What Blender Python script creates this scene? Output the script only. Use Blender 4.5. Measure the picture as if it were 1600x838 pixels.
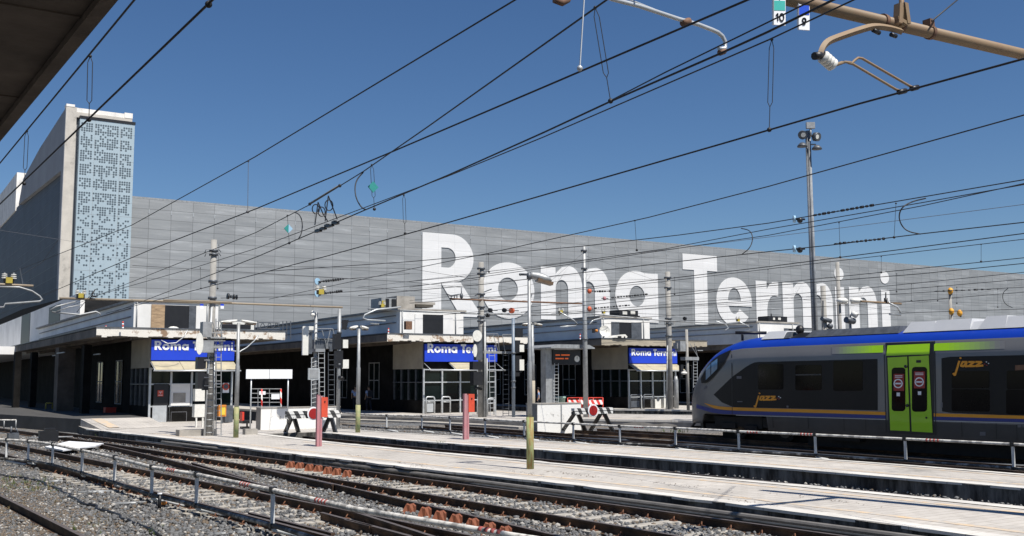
import bpy, bmesh, math, random
import numpy as np
from mathutils import Vector, Matrix, Quaternion
random.seed(7); rng = np.random.default_rng(7)
for o in list(bpy.data.objects): bpy.data.objects.remove(o)
SC = bpy.context.scene; COL = SC.collection
# ---------------------------------------------------------------- camera
F = 1600.; CX = 800.; CY = 419.; H = 2.3            # measured on the 1600 px wide photograph
yaw = math.radians(32.4); pit = math.atan(173 / 1600.); rho = 0.0044
f0 = np.array([math.sin(yaw) * math.cos(pit), math.cos(yaw) * math.cos(pit), math.sin(pit)])
r0 = np.array([math.cos(yaw), -math.sin(yaw), 0.]); u0 = np.cross(r0, f0)
RR = r0 * math.cos(rho) - u0 * math.sin(rho); UU = u0 * math.cos(rho) + r0 * math.sin(rho)
CC = np.array([0, 0, H])
cam = bpy.data.cameras.new('camera'); camo = bpy.data.objects.new('camera', cam); COL.objects.link(camo)
cam.sensor_fit = 'HORIZONTAL'; cam.sensor_width = 36; cam.lens = 36 * F / 1600
cam.clip_start = 0.1; cam.clip_end = 3000
mw = Matrix.Identity(4)
for i in range(3):
    mw[i][0] = RR[i]; mw[i][1] = UU[i]; mw[i][2] = -f0[i]; mw[i][3] = CC[i]
camo.matrix_world = mw
SC.camera = camo
# ---------------------------------------------------------------- light
W = bpy.data.worlds.new('World'); SC.world = W; W.use_nodes = True
nt = W.node_tree; bg = nt.nodes['Background']
sky = nt.nodes.new('ShaderNodeTexSky'); sky.sky_type = 'NISHITA'; sky.sun_disc = False
SUN_EL = math.radians(59); SUN_AZ = math.radians(171)         # bearing of the sun from +Y towards +X
sky.sun_elevation = SUN_EL; sky.sun_rotation = SUN_AZ
sky.altitude = 0; sky.air_density = 1.0; sky.dust_density = 0.0; sky.ozone_density = 6.0
bg.inputs[1].default_value = 0.065
hs = nt.nodes.new('ShaderNodeHueSaturation'); hs.inputs['Saturation'].default_value = 1.12; hs.inputs['Hue'].default_value = .504
nt.links.new(sky.outputs[0], hs.inputs['Color']); nt.links.new(hs.outputs[0], bg.inputs[0])
sl = bpy.data.lights.new('sun', 'SUN'); sl.energy = 5.0; sl.angle = math.radians(0.53); sl.color = (1, .95, .87)
so = bpy.data.objects.new('sun', sl); COL.objects.link(so)
sd = Vector((math.sin(SUN_AZ) * math.cos(SUN_EL), math.cos(SUN_AZ) * math.cos(SUN_EL), math.sin(SUN_EL)))
so.rotation_euler = (-sd).to_track_quat('-Z', 'Y').to_euler(); so.location = (0, -20, 40)
SC.view_settings.view_transform = 'Standard'; SC.view_settings.look = 'None'
SC.view_settings.exposure = 0.35; SC.view_settings.gamma = 1.0; SC.view_settings.use_curve_mapping = False
SC.render.engine = 'CYCLES'
# ---------------------------------------------------------------- measuring helpers
def ray(x, y): return f0 + RR * ((x - CX) / F) - UU * ((y - CY) / F)
def G(x, y, z): d = ray(x, y); return CC + d * ((z - H) / d[2])      # point on the level z
def PY(x, y, Y): d = ray(x, y); return CC + d * (Y / d[1])           # point on the plane across the tracks
def PX(x, y, X): d = ray(x, y); return CC + d * (X / d[0])           # point on the plane along the tracks
def zat(P, y):                                                       # height above P that shows at row y
    v = np.array([P[0], P[1], 0.]) - CC; e = np.array([0, 0, 1.])
    k = (CY - y) / F
    a = v @ UU - k * (v @ f0); b = e @ UU - k * (e @ f0)
    return -a / b
# ---------------------------------------------------------------- mesh helpers
class MB:
    def __init__(s): s.v = []; s.f = []; s.m = []; s.cur = 0; s.sm = []; s.smooth = False
    def mat(s, i): s.cur = i; return s
    def add(s, vs, fs):
        b = len(s.v); s.v += [tuple(map(float, p)) for p in vs]
        for f in fs: s.f.append([b + i for i in f]); s.m.append(s.cur); s.sm.append(s.smooth)
        return s
    def box(s, x0, x1, y0, y1, z0, z1):
        if x0 > x1: x0, x1 = x1, x0
        if y0 > y1: y0, y1 = y1, y0
        if z0 > z1: z0, z1 = z1, z0
        return s.add([(x0,y0,z0),(x1,y0,z0),(x1,y1,z0),(x0,y1,z0),(x0,y0,z1),(x1,y0,z1),(x1,y1,z1),(x0,y1,z1)],
              [(0,3,2,1),(4,5,6,7),(0,1,5,4),(1,2,6,5),(2,3,7,6),(3,0,4,7)])
    def obox(s, c, ax, ay, az):                                   # half-axis vectors
        c, ax, ay, az = (np.array(q, float) for q in (c, ax, ay, az)); vs = []
        for k in (-1, 1):
            for i, j in ((-1,-1),(1,-1),(1,1),(-1,1)): vs.append(c + ax*i + ay*j + az*k)
        return s.add(vs, [(0,3,2,1),(4,5,6,7),(0,1,5,4),(1,2,6,5),(2,3,7,6),(3,0,4,7)])
    def prism(s, poly, z0, z1):
        n = len(poly); zf = z1 if callable(z1) else (lambda x, y: z1)
        vs = [(p[0], p[1], z0) for p in poly] + [(p[0], p[1], zf(p[0], p[1])) for p in poly]
        return s.add(vs, [list(range(n))[::-1], list(range(n, 2*n))] + [(i, (i+1) % n, n + (i+1) % n, n + i) for i in range(n)])
    def slabY(s, poly, y0, y1):                                   # polygon in (x,z), thick along Y
        n = len(poly); vs = [(p[0], y0, p[1]) for p in poly] + [(p[0], y1, p[1]) for p in poly]
        return s.add(vs, [list(range(n)), list(range(n, 2*n))[::-1]] + [(i, n+i, n + (i+1) % n, (i+1) % n) for i in range(n)])
    def slabX(s, poly, x0, x1):                                   # polygon in (y,z), thick along X
        n = len(poly); vs = [(x0, p[0], p[1]) for p in poly] + [(x1, p[0], p[1]) for p in poly]
        return s.add(vs, [list(range(n))[::-1], list(range(n, 2*n))] + [(i, (i+1) % n, n + (i+1) % n, n+i) for i in range(n)])
    def stripY(s, A, B, y0, y1):                                  # band between two equal polylines in (x,z)
        for i in range(len(A) - 1): s.slabY([A[i], A[i+1], B[i+1], B[i]], y0, y1)
        return s
    def sweep(s, pts, prof, closed=True):                         # profile (side, up) along a level-ish path
        pts = [np.array(p, float) for p in pts]; n = len(prof); vs = []
        for i, p in enumerate(pts):
            t = pts[min(i+1, len(pts)-1)] - pts[max(i-1, 0)]; t[2] = 0; t /= np.linalg.norm(t)
            sd_ = np.array([t[1], -t[0], 0])
            for a, b in prof: vs.append(p + sd_*a + np.array([0, 0, b]))
        fs = []
        for i in range(len(pts)-1):
            for j in range(n if closed else n-1): fs.append((i*n+j, (i+1)*n+j, (i+1)*n+(j+1) % n, i*n+(j+1) % n))
        fs.append(list(range(n))); fs.append(list(range((len(pts)-1)*n, len(pts)*n))[::-1])
        return s.add(vs, fs)
    def tube(s, pts, r, n=8):
        pts = [np.array(p, float) for p in pts]
        rs = list(r) if hasattr(r, '__len__') else [r]*len(pts)
        vs = []; ref = None
        for i, p in enumerate(pts):
            t = pts[min(i+1, len(pts)-1)] - pts[max(i-1, 0)]; L = np.linalg.norm(t); t = t/L if L > 1e-9 else np.array([0,0,1.])
            if ref is None: ref = np.array([0,0,1.]) if abs(t[2]) < .9 else np.array([1.,0,0])
            a = ref - t*(ref@t); a /= np.linalg.norm(a); b = np.cross(t, a); ref = a
            for k in range(n):
                q = 2*math.pi*k/n; vs.append(p + (a*math.cos(q) + b*math.sin(q))*rs[i])
        fs = []; sm = s.smooth; s.smooth = n > 5
        for i in range(len(pts)-1):
            for j in range(n): fs.append((i*n+j, i*n+(j+1) % n, (i+1)*n+(j+1) % n, (i+1)*n+j))
        s.add(vs, fs); s.smooth = sm; e = len(s.v); m_ = len(pts)*n
        for cap in ([e-m_+k for k in range(n)][::-1], [e-n+k for k in range(n)]): s.f.append(cap); s.m.append(s.cur); s.sm.append(False)
        return s
    def ball(s, c, r, sx=1, sy=1, sz=1, n=10):
        pts = []; c = np.array(c, float); vs = []; m = n//2+1
        for i in range(m+1):
            a = math.pi*i/m
            for k in range(n):
                q = 2*math.pi*k/n; vs.append(c + r*np.array([math.sin(a)*math.cos(q)*sx, math.sin(a)*math.sin(q)*sy, math.cos(a)*sz]))
        sm = s.smooth; s.smooth = True
        s.add(vs, [(i*n+j, (i+1)*n+j, (i+1)*n+(j+1) % n, i*n+(j+1) % n) for i in range(m) for j in range(n)]); s.smooth = sm
        return s
    def disc(s, c, nrm, r, th, n=16):
        c = np.array(c, float); nrm = np.array(nrm, float); nrm /= np.linalg.norm(nrm)
        return s.tube([c - nrm*th/2, c + nrm*th/2], r, n)
def wloc(o):
    l = np.zeros(3)
    while o is not None: l = l + np.array(o.location); o = o.parent
    return l
def obj(name, mb, mats, parent=None, **props):
    me = bpy.data.meshes.new(name); off = wloc(parent) if parent is not None else np.zeros(3)
    if parent is None and mb.v:                                   # origin at the thing's base
        a = np.array(mb.v); off = np.array([(a[:,0].min()+a[:,0].max())/2, (a[:,1].min()+a[:,1].max())/2, a[:,2].min()])
    me.from_pydata([tuple(np.array(p) - off) for p in mb.v], [], mb.f)
    if not isinstance(mats, (list, tuple)): mats = [mats]
    for m in mats: me.materials.append(m)
    me.polygons.foreach_set('material_index', mb.m); me.polygons.foreach_set('use_smooth', mb.sm)
    me.update()
    o = bpy.data.objects.new(name, me); COL.objects.link(o)
    if parent is not None: o.parent = parent
    else: o.location = off
    for k, v in props.items(): o[k] = v
    return o
def thing(name, label, cat, loc, group=None):
    o = bpy.data.objects.new(name, None); COL.objects.link(o); o.location = tuple(map(float, loc)); o.empty_display_size = .3
    o['label'] = label; o['category'] = cat
    if group: o['group'] = group
    return o
def solo(name, mb, mats, label, cat, group=None):
    o = obj(name, mb, mats); o['label'] = label; o['category'] = cat
    if group: o['group'] = group
    return o
def struct(name, mb, mats): return obj(name, mb, mats, kind='structure')
# ---------------------------------------------------------------- materials
MATS = {}
def pm(name, col, rough=.6, metal=0., var=.18, scale=2.5, bump=0., bscale=30., col2=None, lo=.35, hi=.65, coat=0., stretch=None, spec=.5):
    m = bpy.data.materials.new(name); m.use_nodes = True; n = m.node_tree.nodes; L = m.node_tree.links
    b = n['Principled BSDF']; b.inputs['Roughness'].default_value = rough; b.inputs['Metallic'].default_value = metal
    b.inputs['Coat Weight'].default_value = coat; b.inputs['Specular IOR Level'].default_value = spec
    tc = n.new('ShaderNodeTexCoord'); src = tc.outputs['Object']
    if stretch:
        mp = n.new('ShaderNodeMapping'); mp.inputs['Scale'].default_value = stretch; L.new(src, mp.inputs[0]); src = mp.outputs[0]
    if var > 0 or col2:
        nz = n.new('ShaderNodeTexNoise'); nz.inputs['Scale'].default_value = scale; nz.inputs['Detail'].default_value = 6; nz.inputs['Roughness'].default_value = .65
        L.new(src, nz.inputs['Vector'])
        cr = n.new('ShaderNodeValToRGB'); e = cr.color_ramp.elements
        c1 = [max(0, c*(1-var)) for c in col]; c2 = [c*(1+var) for c in col] if col2 is None else col2
        e[0].position = lo; e[0].color = (*c1, 1); e[1].position = hi; e[1].color = (*c2, 1)
        L.new(nz.outputs['Fac'], cr.inputs[0]); L.new(cr.outputs[0], b.inputs['Base Color'])
    else: b.inputs['Base Color'].default_value = (*col, 1)
    if bump > 0:
        nb = n.new('ShaderNodeTexNoise'); nb.inputs['Scale'].default_value = bscale; nb.inputs['Detail'].default_value = 5
        L.new(src, nb.inputs['Vector']); bp = n.new('ShaderNodeBump'); bp.inputs['Strength'].default_value = bump; bp.inputs['Distance'].default_value = .03
        L.new(nb.outputs['Fac'], bp.inputs['Height']); L.new(bp.outputs[0], b.inputs['Normal'])
    m.diffuse_color = (*col, 1)
    MATS[name] = m
    return m
def node(m, t): return m.node_tree.nodes.new(t)
M = {}
M['steel'] = pm('galvanised_steel', (.32,.33,.335), .5, .35, .2, 4)
M['steel_d'] = pm('dark_steel', (.10,.11,.125), .5, .3, .25, 4)
M['bluesteel'] = pm('painted_blue_grey_steel', (.16,.20,.25), .45, 0, .15, 3)
M['black'] = pm('black_paint', (.012,.012,.014), .45, 0, .2, 5)
M['wire'] = pm('tarnished_wire', (.018,.018,.02), .6, .0, .2, 3)
M['wirelite'] = pm('grey_wire', (.13,.13,.14), .6, .0, .2, 3)
M['conc'] = pm('weathered_concrete', (.32,.30,.27), .9, 0, .25, 1.2, .25, 18)
M['conc_pole'] = pm('pole_concrete', (.30,.29,.27), .9, 0, .2, 2, .2, 25)
M['white_wall'] = pm('whitewashed_wall', (.74,.73,.70), .85, 0, .08, .8, .12, 14, col2=(.80,.79,.77))
M['peel'] = pm('peeling_white_plaster', (.34,.23,.15), .9, 0, .2, 1.6, .3, 12, col2=(.70,.67,.61), lo=.40, hi=.47)
M['block'] = pm('flaking_white_block', (.36,.35,.33), .9, 0, .2, 1.9, .25, 10, col2=(.78,.77,.74), lo=.33, hi=.40)
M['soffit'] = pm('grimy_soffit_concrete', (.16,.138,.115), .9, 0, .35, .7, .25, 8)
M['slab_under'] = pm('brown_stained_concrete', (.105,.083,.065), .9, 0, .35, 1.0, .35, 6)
M['greywall'] = pm('grey_cladding', (.76,.75,.73), .85, 0, .12, .35)
M['beige'] = pm('beige_panel', (.36,.32,.25), .8, 0, .12, 1)
M['dark_shadeclad'] = pm('dark_and_shaded_cladding', (.012,.0115,.011), .85, 0, .5, 1.2, spec=.08)  # near-black tone, shade under the canopies is put into it
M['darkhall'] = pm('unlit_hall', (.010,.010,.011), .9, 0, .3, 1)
M['glass'] = pm('dark_glass', (.006,.011,.011), .06, 0, .3, .8, spec=.25)
M['frame'] = pm('aluminium_frame', (.52,.54,.55), .4, .4, .1, 4)
M['blue'] = pm('sign_blue', (.015,.055,.55), .4, 0, .06, 1)
M['signw'] = pm('sign_white', (.82,.83,.85), .5, 0, .03, 2)
M['awning'] = pm('faded_awning_cloth', (.40,.355,.245), .85, 0, .15, 1.5, .1, 10)
M['rust'] = pm('rusty_rail_side', (.060,.032,.020), .85, 0, .4, 1.6, .3, 60, col2=(.135,.078,.042), lo=.42, hi=.66)
M['railtop'] = pm('rail_head', (.115,.095,.085), .5, .15, .25, 8)
M['clip'] = pm('rusty_fastening', (.13,.055,.028), .85, 0, .35, 20)
M['choc'] = pm('red_oxide_bracket', (.22,.068,.030), .75, 0, .2, 9)
M['sleeper'] = pm('sleeper_concrete', (.36,.335,.295), .95, 0, .28, 5, .3, 40)
M['red'] = pm('signal_red', (.62,.045,.025), .5, 0, .1, 3)
M['redbox'] = pm('red_box_paint', (.60,.075,.035), .5, 0, .15, 3)
M['disc_red'] = pm('dark_red_lens', (.30,.012,.012), .4, 0, .1, 3)
M['pink'] = pm('faded_pink_paint', (.50,.19,.22), .65, 0, .15, 3, col2=(.42,.24,.25))
M['green'] = pm('flaking_green_paint', (.22,.31,.14), .75, 0, .2, 5, col2=(.36,.32,.16))
M['green2'] = pm('rust_and_green_paint', (.34,.20,.07), .8, 0, .2, 3.2, col2=(.30,.34,.15), lo=.40, hi=.55, stretch=(6,6,1))
M['yellow'] = pm('insulator_yellow', (.42,.33,.05), .45, 0, .1, 6)
M['yelball'] = pm('yellow_ball', (.75,.36,.03), .5, 0, .1, 6)
M['porc'] = pm('porcelain', (.70,.69,.64), .25, 0, .08, 6)
M['tan'] = pm('tan_painted_tube', (.30,.215,.125), .6, 0, .2, 6, col2=(.235,.15,.085))
M['paletan'] = pm('pale_tan_tube', (.36,.31,.235), .6, 0, .15, 6, col2=(.30,.23,.16))
M['brownrust'] = pm('brown_rust', (.16,.085,.05), .8, 0, .3, 8)
M['blueball'] = pm('pale_blue_disc', (.33,.52,.68), .4, 0, .08, 5)
M['redball'] = pm('red_orange_ball', (.60,.12,.05), .5, 0, .15, 6)
M['orangebox'] = pm('orange_box', (.62,.22,.03), .5, 0, .1, 4)
M['yellowpan'] = pm('yellow_panel', (.66,.50,.05), .5, 0, .1, 4)
M['teal'] = pm('teal_plate', (.03,.26,.24), .5, 0, .06, 4)
M['green_bin'] = pm('pale_green_plastic', (.30,.42,.36), .5, 0, .08, 3)
M['lampglass'] = pm('amber_lamp_glass', (.13,.085,.05), .2, 0, .2, 8)
M['ply'] = pm('plywood', (.36,.25,.15), .85, 0, .35, 3, .1, 20, stretch=(1,1,6))
M['skin'] = pm('skin', (.42,.26,.18), .6, 0, .05, 5)
M['shirt'] = pm('light_blue_cotton', (.30,.42,.66), .85, 0, .1, 5)
M['trousers'] = pm('dark_trousers', (.02,.022,.03), .85, 0, .1, 5)
M['hair'] = pm('dark_hair', (.02,.015,.012), .7, 0, .1, 5)
# gravel ground
def gravel():
    m = pm('ballast_gravel', (.15,.15,.15), .95, 0, .2, 2); n = m.node_tree.nodes; L = m.node_tree.links; b = n['Principled BSDF']
    tc = n.new('ShaderNodeTexCoord')
    vo = n.new('ShaderNodeTexVoronoi'); vo.inputs['Scale'].default_value = 17; L.new(tc.outputs['Object'], vo.inputs['Vector'])
    sp = n.new('ShaderNodeSeparateColor'); L.new(vo.outputs['Color'], sp.inputs[0])
    cr = n.new('ShaderNodeValToRGB'); e = cr.color_ramp.elements; e[0].color = (.045,.046,.048,1); e[1].color = (.27,.265,.255,1)
    cr.color_ramp.elements.new(.6).color = (.135,.138,.14,1); L.new(sp.outputs[0], cr.inputs[0])
    nz = n.new('ShaderNodeTexNoise'); nz.inputs['Scale'].default_value = .35; nz.inputs['Detail'].default_value = 5; L.new(tc.outputs['Object'], nz.inputs['Vector'])
    c2 = n.new('ShaderNodeValToRGB'); c2.color_ramp.elements[0].position = .42; c2.color_ramp.elements[1].position = .62
    c2.color_ramp.elements[0].color = (.95,.97,1,1); c2.color_ramp.elements[1].color = (1.15,.98,.8,1); L.new(nz.outputs['Fac'], c2.inputs[0])
    mx = n.new('ShaderNodeMix'); mx.data_type = 'RGBA'; mx.blend_type = 'MULTIPLY'; mx.inputs[0].default_value = 1
    L.new(cr.outputs[0], mx.inputs[6]); L.new(c2.outputs[0], mx.inputs[7]); L.new(mx.outputs[2], b.inputs['Base Color'])
    bp = n.new('ShaderNodeBump'); bp.inputs['Strength'].default_value = .9; bp.inputs['Distance'].default_value = .04; bp.invert = True
    L.new(vo.outputs['Distance'], bp.inputs['Height']); L.new(bp.outputs[0], b.inputs['Normal'])
    return m
M['gravel'] = gravel()
def paving(name, base, tile, vx):
    m = pm(name, base, .9, 0, .12, 1.5); n = m.node_tree.nodes; L = m.node_tree.links; b = n['Principled BSDF']
    tc = n.new('ShaderNodeTexCoord'); br = n.new('ShaderNodeTexBrick'); br.offset = .5
    br.inputs['Scale'].default_value = 1; br.inputs['Brick Width'].default_value = tile[0]; br.inputs['Row Height'].default_value = tile[1]
    br.inputs['Mortar Size'].default_value = .012; br.inputs['Mortar Smooth'].default_value = .3
    br.inputs['Color1'].default_value = (1,1,1,1); br.inputs['Color2'].default_value = (.86,.86,.87,1); br.inputs['Mortar'].default_value = (.6,.58,.55,1)
    L.new(tc.outputs['Object'], br.inputs['Vector'])
    nz = n.new('ShaderNodeTexNoise'); nz.inputs['Scale'].default_value = .55; nz.inputs['Detail'].default_value = 9; nz.inputs['Roughness'].default_value = .72; L.new(tc.outputs['Object'], nz.inputs['Vector'])
    cr = n.new('ShaderNodeValToRGB'); e = cr.color_ramp.elements; e[0].position = .30; e[1].position = .62
    e[0].color = (*[c*.52 for c in base], 1); e[1].color = (*[c*1.12 for c in base], 1); cr.color_ramp.elements.new(.42).color = (*[c*.92 for c in base], 1); L.new(nz.outputs['Fac'], cr.inputs[0])
    mx = n.new('ShaderNodeMix'); mx.data_type = 'RGBA'; mx.blend_type = 'MULTIPLY'; mx.inputs[0].default_value = .9
    L.new(cr.outputs[0], mx.inputs[6]); L.new(br.outputs['Color'], mx.inputs[7]); L.new(mx.outputs[2], b.inputs['Base Color'])
    return m
M['paving'] = paving('platform_paving', (.475,.445,.405), (.42,.21), 0)
M['edging'] = paving('platform_edging', (.62,.595,.55), (.9,.9), 0)
M['line'] = pm('worn_orange_line', (.50,.465,.42), .9, 0, .1, 3.5, col2=(.62,.45,.27), lo=.40, hi=.66)
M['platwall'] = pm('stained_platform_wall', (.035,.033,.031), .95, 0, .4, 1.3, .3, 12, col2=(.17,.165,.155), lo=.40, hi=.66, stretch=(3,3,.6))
M['shadefloor'] = pm('shaded_hall_floor', (.06,.058,.055), .85, 0, .2, 1)  # dark tone carries the canopy shade on the floor
# facade mesh cladding: panels 2.3 x 1.04 m
def cladding(name, base, amp, mort, x0, zt, w=2.29, h=1.04, rough=.55, metal=.25):
    m = pm(name, base, rough, metal, .1, 1); n = m.node_tree.nodes; L = m.node_tree.links; b = n['Principled BSDF']
    g = n.new('ShaderNodeNewGeometry'); sx = n.new('ShaderNodeSeparateXYZ'); L.new(g.outputs['Position'], sx.inputs[0])
    cx = n.new('ShaderNodeCombineXYZ')
    a1 = n.new('ShaderNodeMath'); a1.operation = 'SUBTRACT'; a1.inputs[1].default_value = x0 - 200*w; L.new(sx.outputs['X'], a1.inputs[0])
    a2 = n.new('ShaderNodeMath'); a2.operation = 'SUBTRACT'; a2.inputs[1].default_value = zt - 200*h; L.new(sx.outputs['Z'], a2.inputs[0])
    L.new(a1.outputs[0], cx.inputs[0]); L.new(a2.outputs[0], cx.inputs[1])
    br = n.new('ShaderNodeTexBrick'); br.offset = 0; br.inputs['Scale'].default_value = 1; br.inputs['Brick Width'].default_value = w; br.inputs['Row Height'].default_value = h
    br.inputs['Mortar Size'].default_value = .028; br.inputs['Mortar Smooth'].default_value = .2; br.inputs['Bias'].default_value = 0
    br.inputs['Color1'].default_value = (*[c*(1-amp) for c in base], 1); br.inputs['Color2'].default_value = (*[c*(1+amp) for c in base], 1)
    br.inputs['Mortar'].default_value = (*[c*mort for c in base], 1); L.new(cx.outputs[0], br.inputs['Vector'])
    # faint horizontal weave bands and lighter streaks inside single panels
    mp = n.new('ShaderNodeMapping'); mp.inputs['Scale'].default_value = (.16, .16, 1.7); L.new(g.outputs['Position'], mp.inputs[0])
    nz = n.new('ShaderNodeTexNoise'); nz.inputs['Scale'].default_value = 1.1; nz.inputs['Detail'].default_value = 7; nz.inputs['Roughness'].default_value = .7; L.new(mp.outputs[0], nz.inputs['Vector'])
    cr = n.new('ShaderNodeValToRGB'); e = cr.color_ramp.elements; e[0].position = .33; e[1].position = .74; e[0].color = (.82,.83,.84,1); e[1].color = (1.42,1.42,1.43,1)
    cr.color_ramp.elements.new(.56).color = (1,1,1,1); L.new(nz.outputs['Fac'], cr.inputs[0])
    mx = n.new('ShaderNodeMix'); mx.data_type = 'RGBA'; mx.blend_type = 'MULTIPLY'; mx.inputs[0].default_value = 1 if mort < .8 else .35
    L.new(br.outputs['Color'], mx.inputs[6]); L.new(cr.outputs[0], mx.inputs[7]); L.new(mx.outputs[2], b.inputs['Base Color'])
    return m
M['facade'] = cladding('grey_mesh_cladding', (.318,.33,.338), .085, .56, 24.74, 21.2)
M['letter'] = cladding('white_letter_film', (.72,.72,.72), .02, .86, 24.74, 21.2, rough=.6, metal=0)
M['towergrey'] = pm('tower_render', (.30,.305,.32), .85, 0, .1, .25, .08, 6)
M['towerwhite'] = paving('tower_stone', (.84,.81,.76), (3.2,.72), 0)
M['panelblue'] = pm('pale_blue_screen', (.36,.45,.505), .5, 0, .04, .4)
M['dot'] = pm('dark_perforation', (.075,.105,.13), .7, 0, .1, 2)
M['darkpanel'] = pm('slate_cladding', (.075,.085,.105), .6, 0, .15, .3, spec=.2)
# ================================================================ ground and platforms
mb = MB(); mb.add([(-400,-400,-.19),(900,-400,-.19),(900,900,-.19),(-400,900,-.19)], [(0,1,2,3)]); struct('ground', mb, M['gravel'])
A_near = [(8.66,48.9),(9.35,43.5),(10.0,37.9),(10.49,31.3),(11.02,27.0),(11.63,21.8),(12.3,17.6),(12.72,13.4),(12.9,9.5),(13.0,1.0)]
A_far = [(13.7,40.4),(13.85,34.4),(14.3,29.5),(14.76,25.3),(15.4,19.8),(15.95,15.6),(16.25,12.0),(16.4,9.5),(16.5,1.0)]
B_near = [(16.05,40.4),(16.4,33.0),(17.1,28.6),(17.75,25.0),(18.25,21.2),(18.8,16.6),(19.05,12.0),(19.2,1.0)]
B_far = [(17.8,42.0),(19.3,33.0),(20.2,29.0),(20.87,25.4),(21.5,20.6),(21.8,16.5),(21.85,12.5),(22.0,1.0)]
PZ = .15
polyA = A_near + A_far[::-1] + B_near + B_far[::-1] + [(17.7,56.0),(9.2,56.0)]
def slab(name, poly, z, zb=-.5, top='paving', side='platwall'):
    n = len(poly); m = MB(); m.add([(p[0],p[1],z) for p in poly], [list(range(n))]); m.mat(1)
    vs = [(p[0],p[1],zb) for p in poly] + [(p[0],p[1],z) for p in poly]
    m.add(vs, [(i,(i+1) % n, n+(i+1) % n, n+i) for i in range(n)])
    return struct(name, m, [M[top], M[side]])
slab('platform', polyA, PZ)
def offs(path, d):                                   # shift a path sideways (+ to the right when walking along it)
    out = []
    for i, p in enumerate(path):
        a = np.array(path[max(i-1,0)]); b = np.array(path[min(i+1,len(path)-1)]); t = (b-a)/np.linalg.norm(b-a)
        out.append((p[0] + t[1]*d, p[1] - t[0]*d))
    return out
def dense(path, step=.55):
    out = []
    for a, b in zip(path, path[1:]):
        n = max(1, int(math.hypot(b[0]-a[0], b[1]-a[1])/step))
        for k in range(n): out.append((a[0]+(b[0]-a[0])*k/n, a[1]+(b[1]-a[1])*k/n))
    return out + [path[-1]]
def band(m, path, d0, d1, z0, z1, rag=0.):
    path = dense(path); a, b = offs(path, d0), offs(path, d1); n = len(path)
    if rag: a = [(x + random.gauss(0,rag), y + random.gauss(0,rag)) for x, y in a]
    vs = [(*p, z1) for p in a] + [(*p, z1) for p in b] + [(*p, z0) for p in a]
    m.add(vs, [(i,i+1,n+i+1,n+i) for i in range(n-1)] + [(2*n+i,2*n+i+1,i+1,i) for i in range(n-1)])
mb = MB()
band(mb, A_near, .03, -.34, .115, PZ+.012, .034)                       # walking towards the camera: left of the path is +X
band(mb, A_far, -.03, .30, .115, PZ+.012, .034); band(mb, B_near, .03, -.36, .115, PZ+.012, .034); band(mb, B_far, -.02, .22, .115, PZ+.012, .012)
struct('platform_edge', mb, M['edging'])
mb = MB()
band(mb, A_near[1:], -.76, -.92, PZ, PZ+.005); band(mb, A_far[1:], .60, .76, PZ, PZ+.005)
band(mb, B_near[1:], -.68, -.82, PZ, PZ+.005); band(mb, B_far[1:], .50, .62, PZ, PZ+.005)
struct('platform_line', mb, M['line'])
# upper part of the first platform, a ramp up to it
mb = MB(); mb.prism([(9.0,52.5),(12.2,52.5),(12.2,58),(20.5,58),(20.5,170),(-6,170),(2.6,85),(6.0,66)], -.5, .48); struct('raised_platform', mb, M['shadefloor'])
mb = MB(); mb.add([(9.05,47.6,.16),(12.2,49.2,.16),(12.2,52.6,.49),(9.0,52.6,.49),(9.05,47.6,-.4),(12.2,49.2,-.4),(12.2,52.6,-.4),(9.0,52.6,-.4)],
      [(0,1,2,3),(0,3,7,4),(1,5,6,2)]); struct('ramp', mb, M['paving'])
mb = MB(); mb.add([(9.45,48.2,.226),(9.95,48.4,.226),(9.95,52.6,.497),(9.45,52.6,.497)], [(0,1,2,3)]); struct('ramp_line', mb, M['line'])
P2 = [(24.4,63),(26.06,58.7),(28.0,52.4),(28.75,45.4),(28.75,44.0),(31.5,44.0),(32.6,44.6),(35.47,40.1),(36.3,36.4),(37.5,30),(42.5,30),(42.4,42.5),(40.6,46),(38.5,50),(36.8,57),(36.8,170),(24.4,170)]
slab('platform', P2, PZ, side='conc')
mb = MB(); band(mb, P2[:4], .02, -.3, .05, PZ+.012, .01); band(mb, P2[6:10], .02, -.3, .05, PZ+.012, .01); band(mb, P2[10:15], .02, -.3, .05, PZ+.012, .01); struct('platform_edge', mb, M['edging'])
mb = MB(); band(mb, P2[6:10], -1.0, -1.25, PZ, PZ+.005); struct('platform_line', mb, M['line'])
mb = MB(); mb.prism([(24.0,61.5),(26.9,51.8),(27.9,45.2),(27.9,43.4),(28.7,43.4),(28.74,45.3),(27.98,52.3),(26.0,58.7)], -.45, -.10); struct('platform_step', mb, M['conc'])
slab('platform', [(43.7,60.3),(44.84,57.3),(47.2,53.3),(49,49),(50,40),(55,40),(55,170),(42.5,170)], PZ)
mb = MB(); band(mb, [(43.7,60.3),(44.84,57.3),(47.2,53.3),(49,49),(50,40)], .02, -.35, .05, PZ+.012, .01); struct('platform_edge', mb, M['edging'])
slab('platform', [(60.5,60),(61,40),(70,40),(70,170),(60.5,170)], PZ)
mb = MB(); mb.add([(20.5,62,-.172),(24.4,62,-.172),(24.4,170,-.172),(20.5,170,-.172)], [(0,1,2,3)]); mb.add([(36.8,57,-.172),(43.5,61,-.172),(42.5,170,-.172),(36.8,170,-.172)], [(0,1,2,3)]); struct('shaded_track_bed', mb, M['shadefloor'])  # dark sheets over the gravel, shade between the halls painted in
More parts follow.
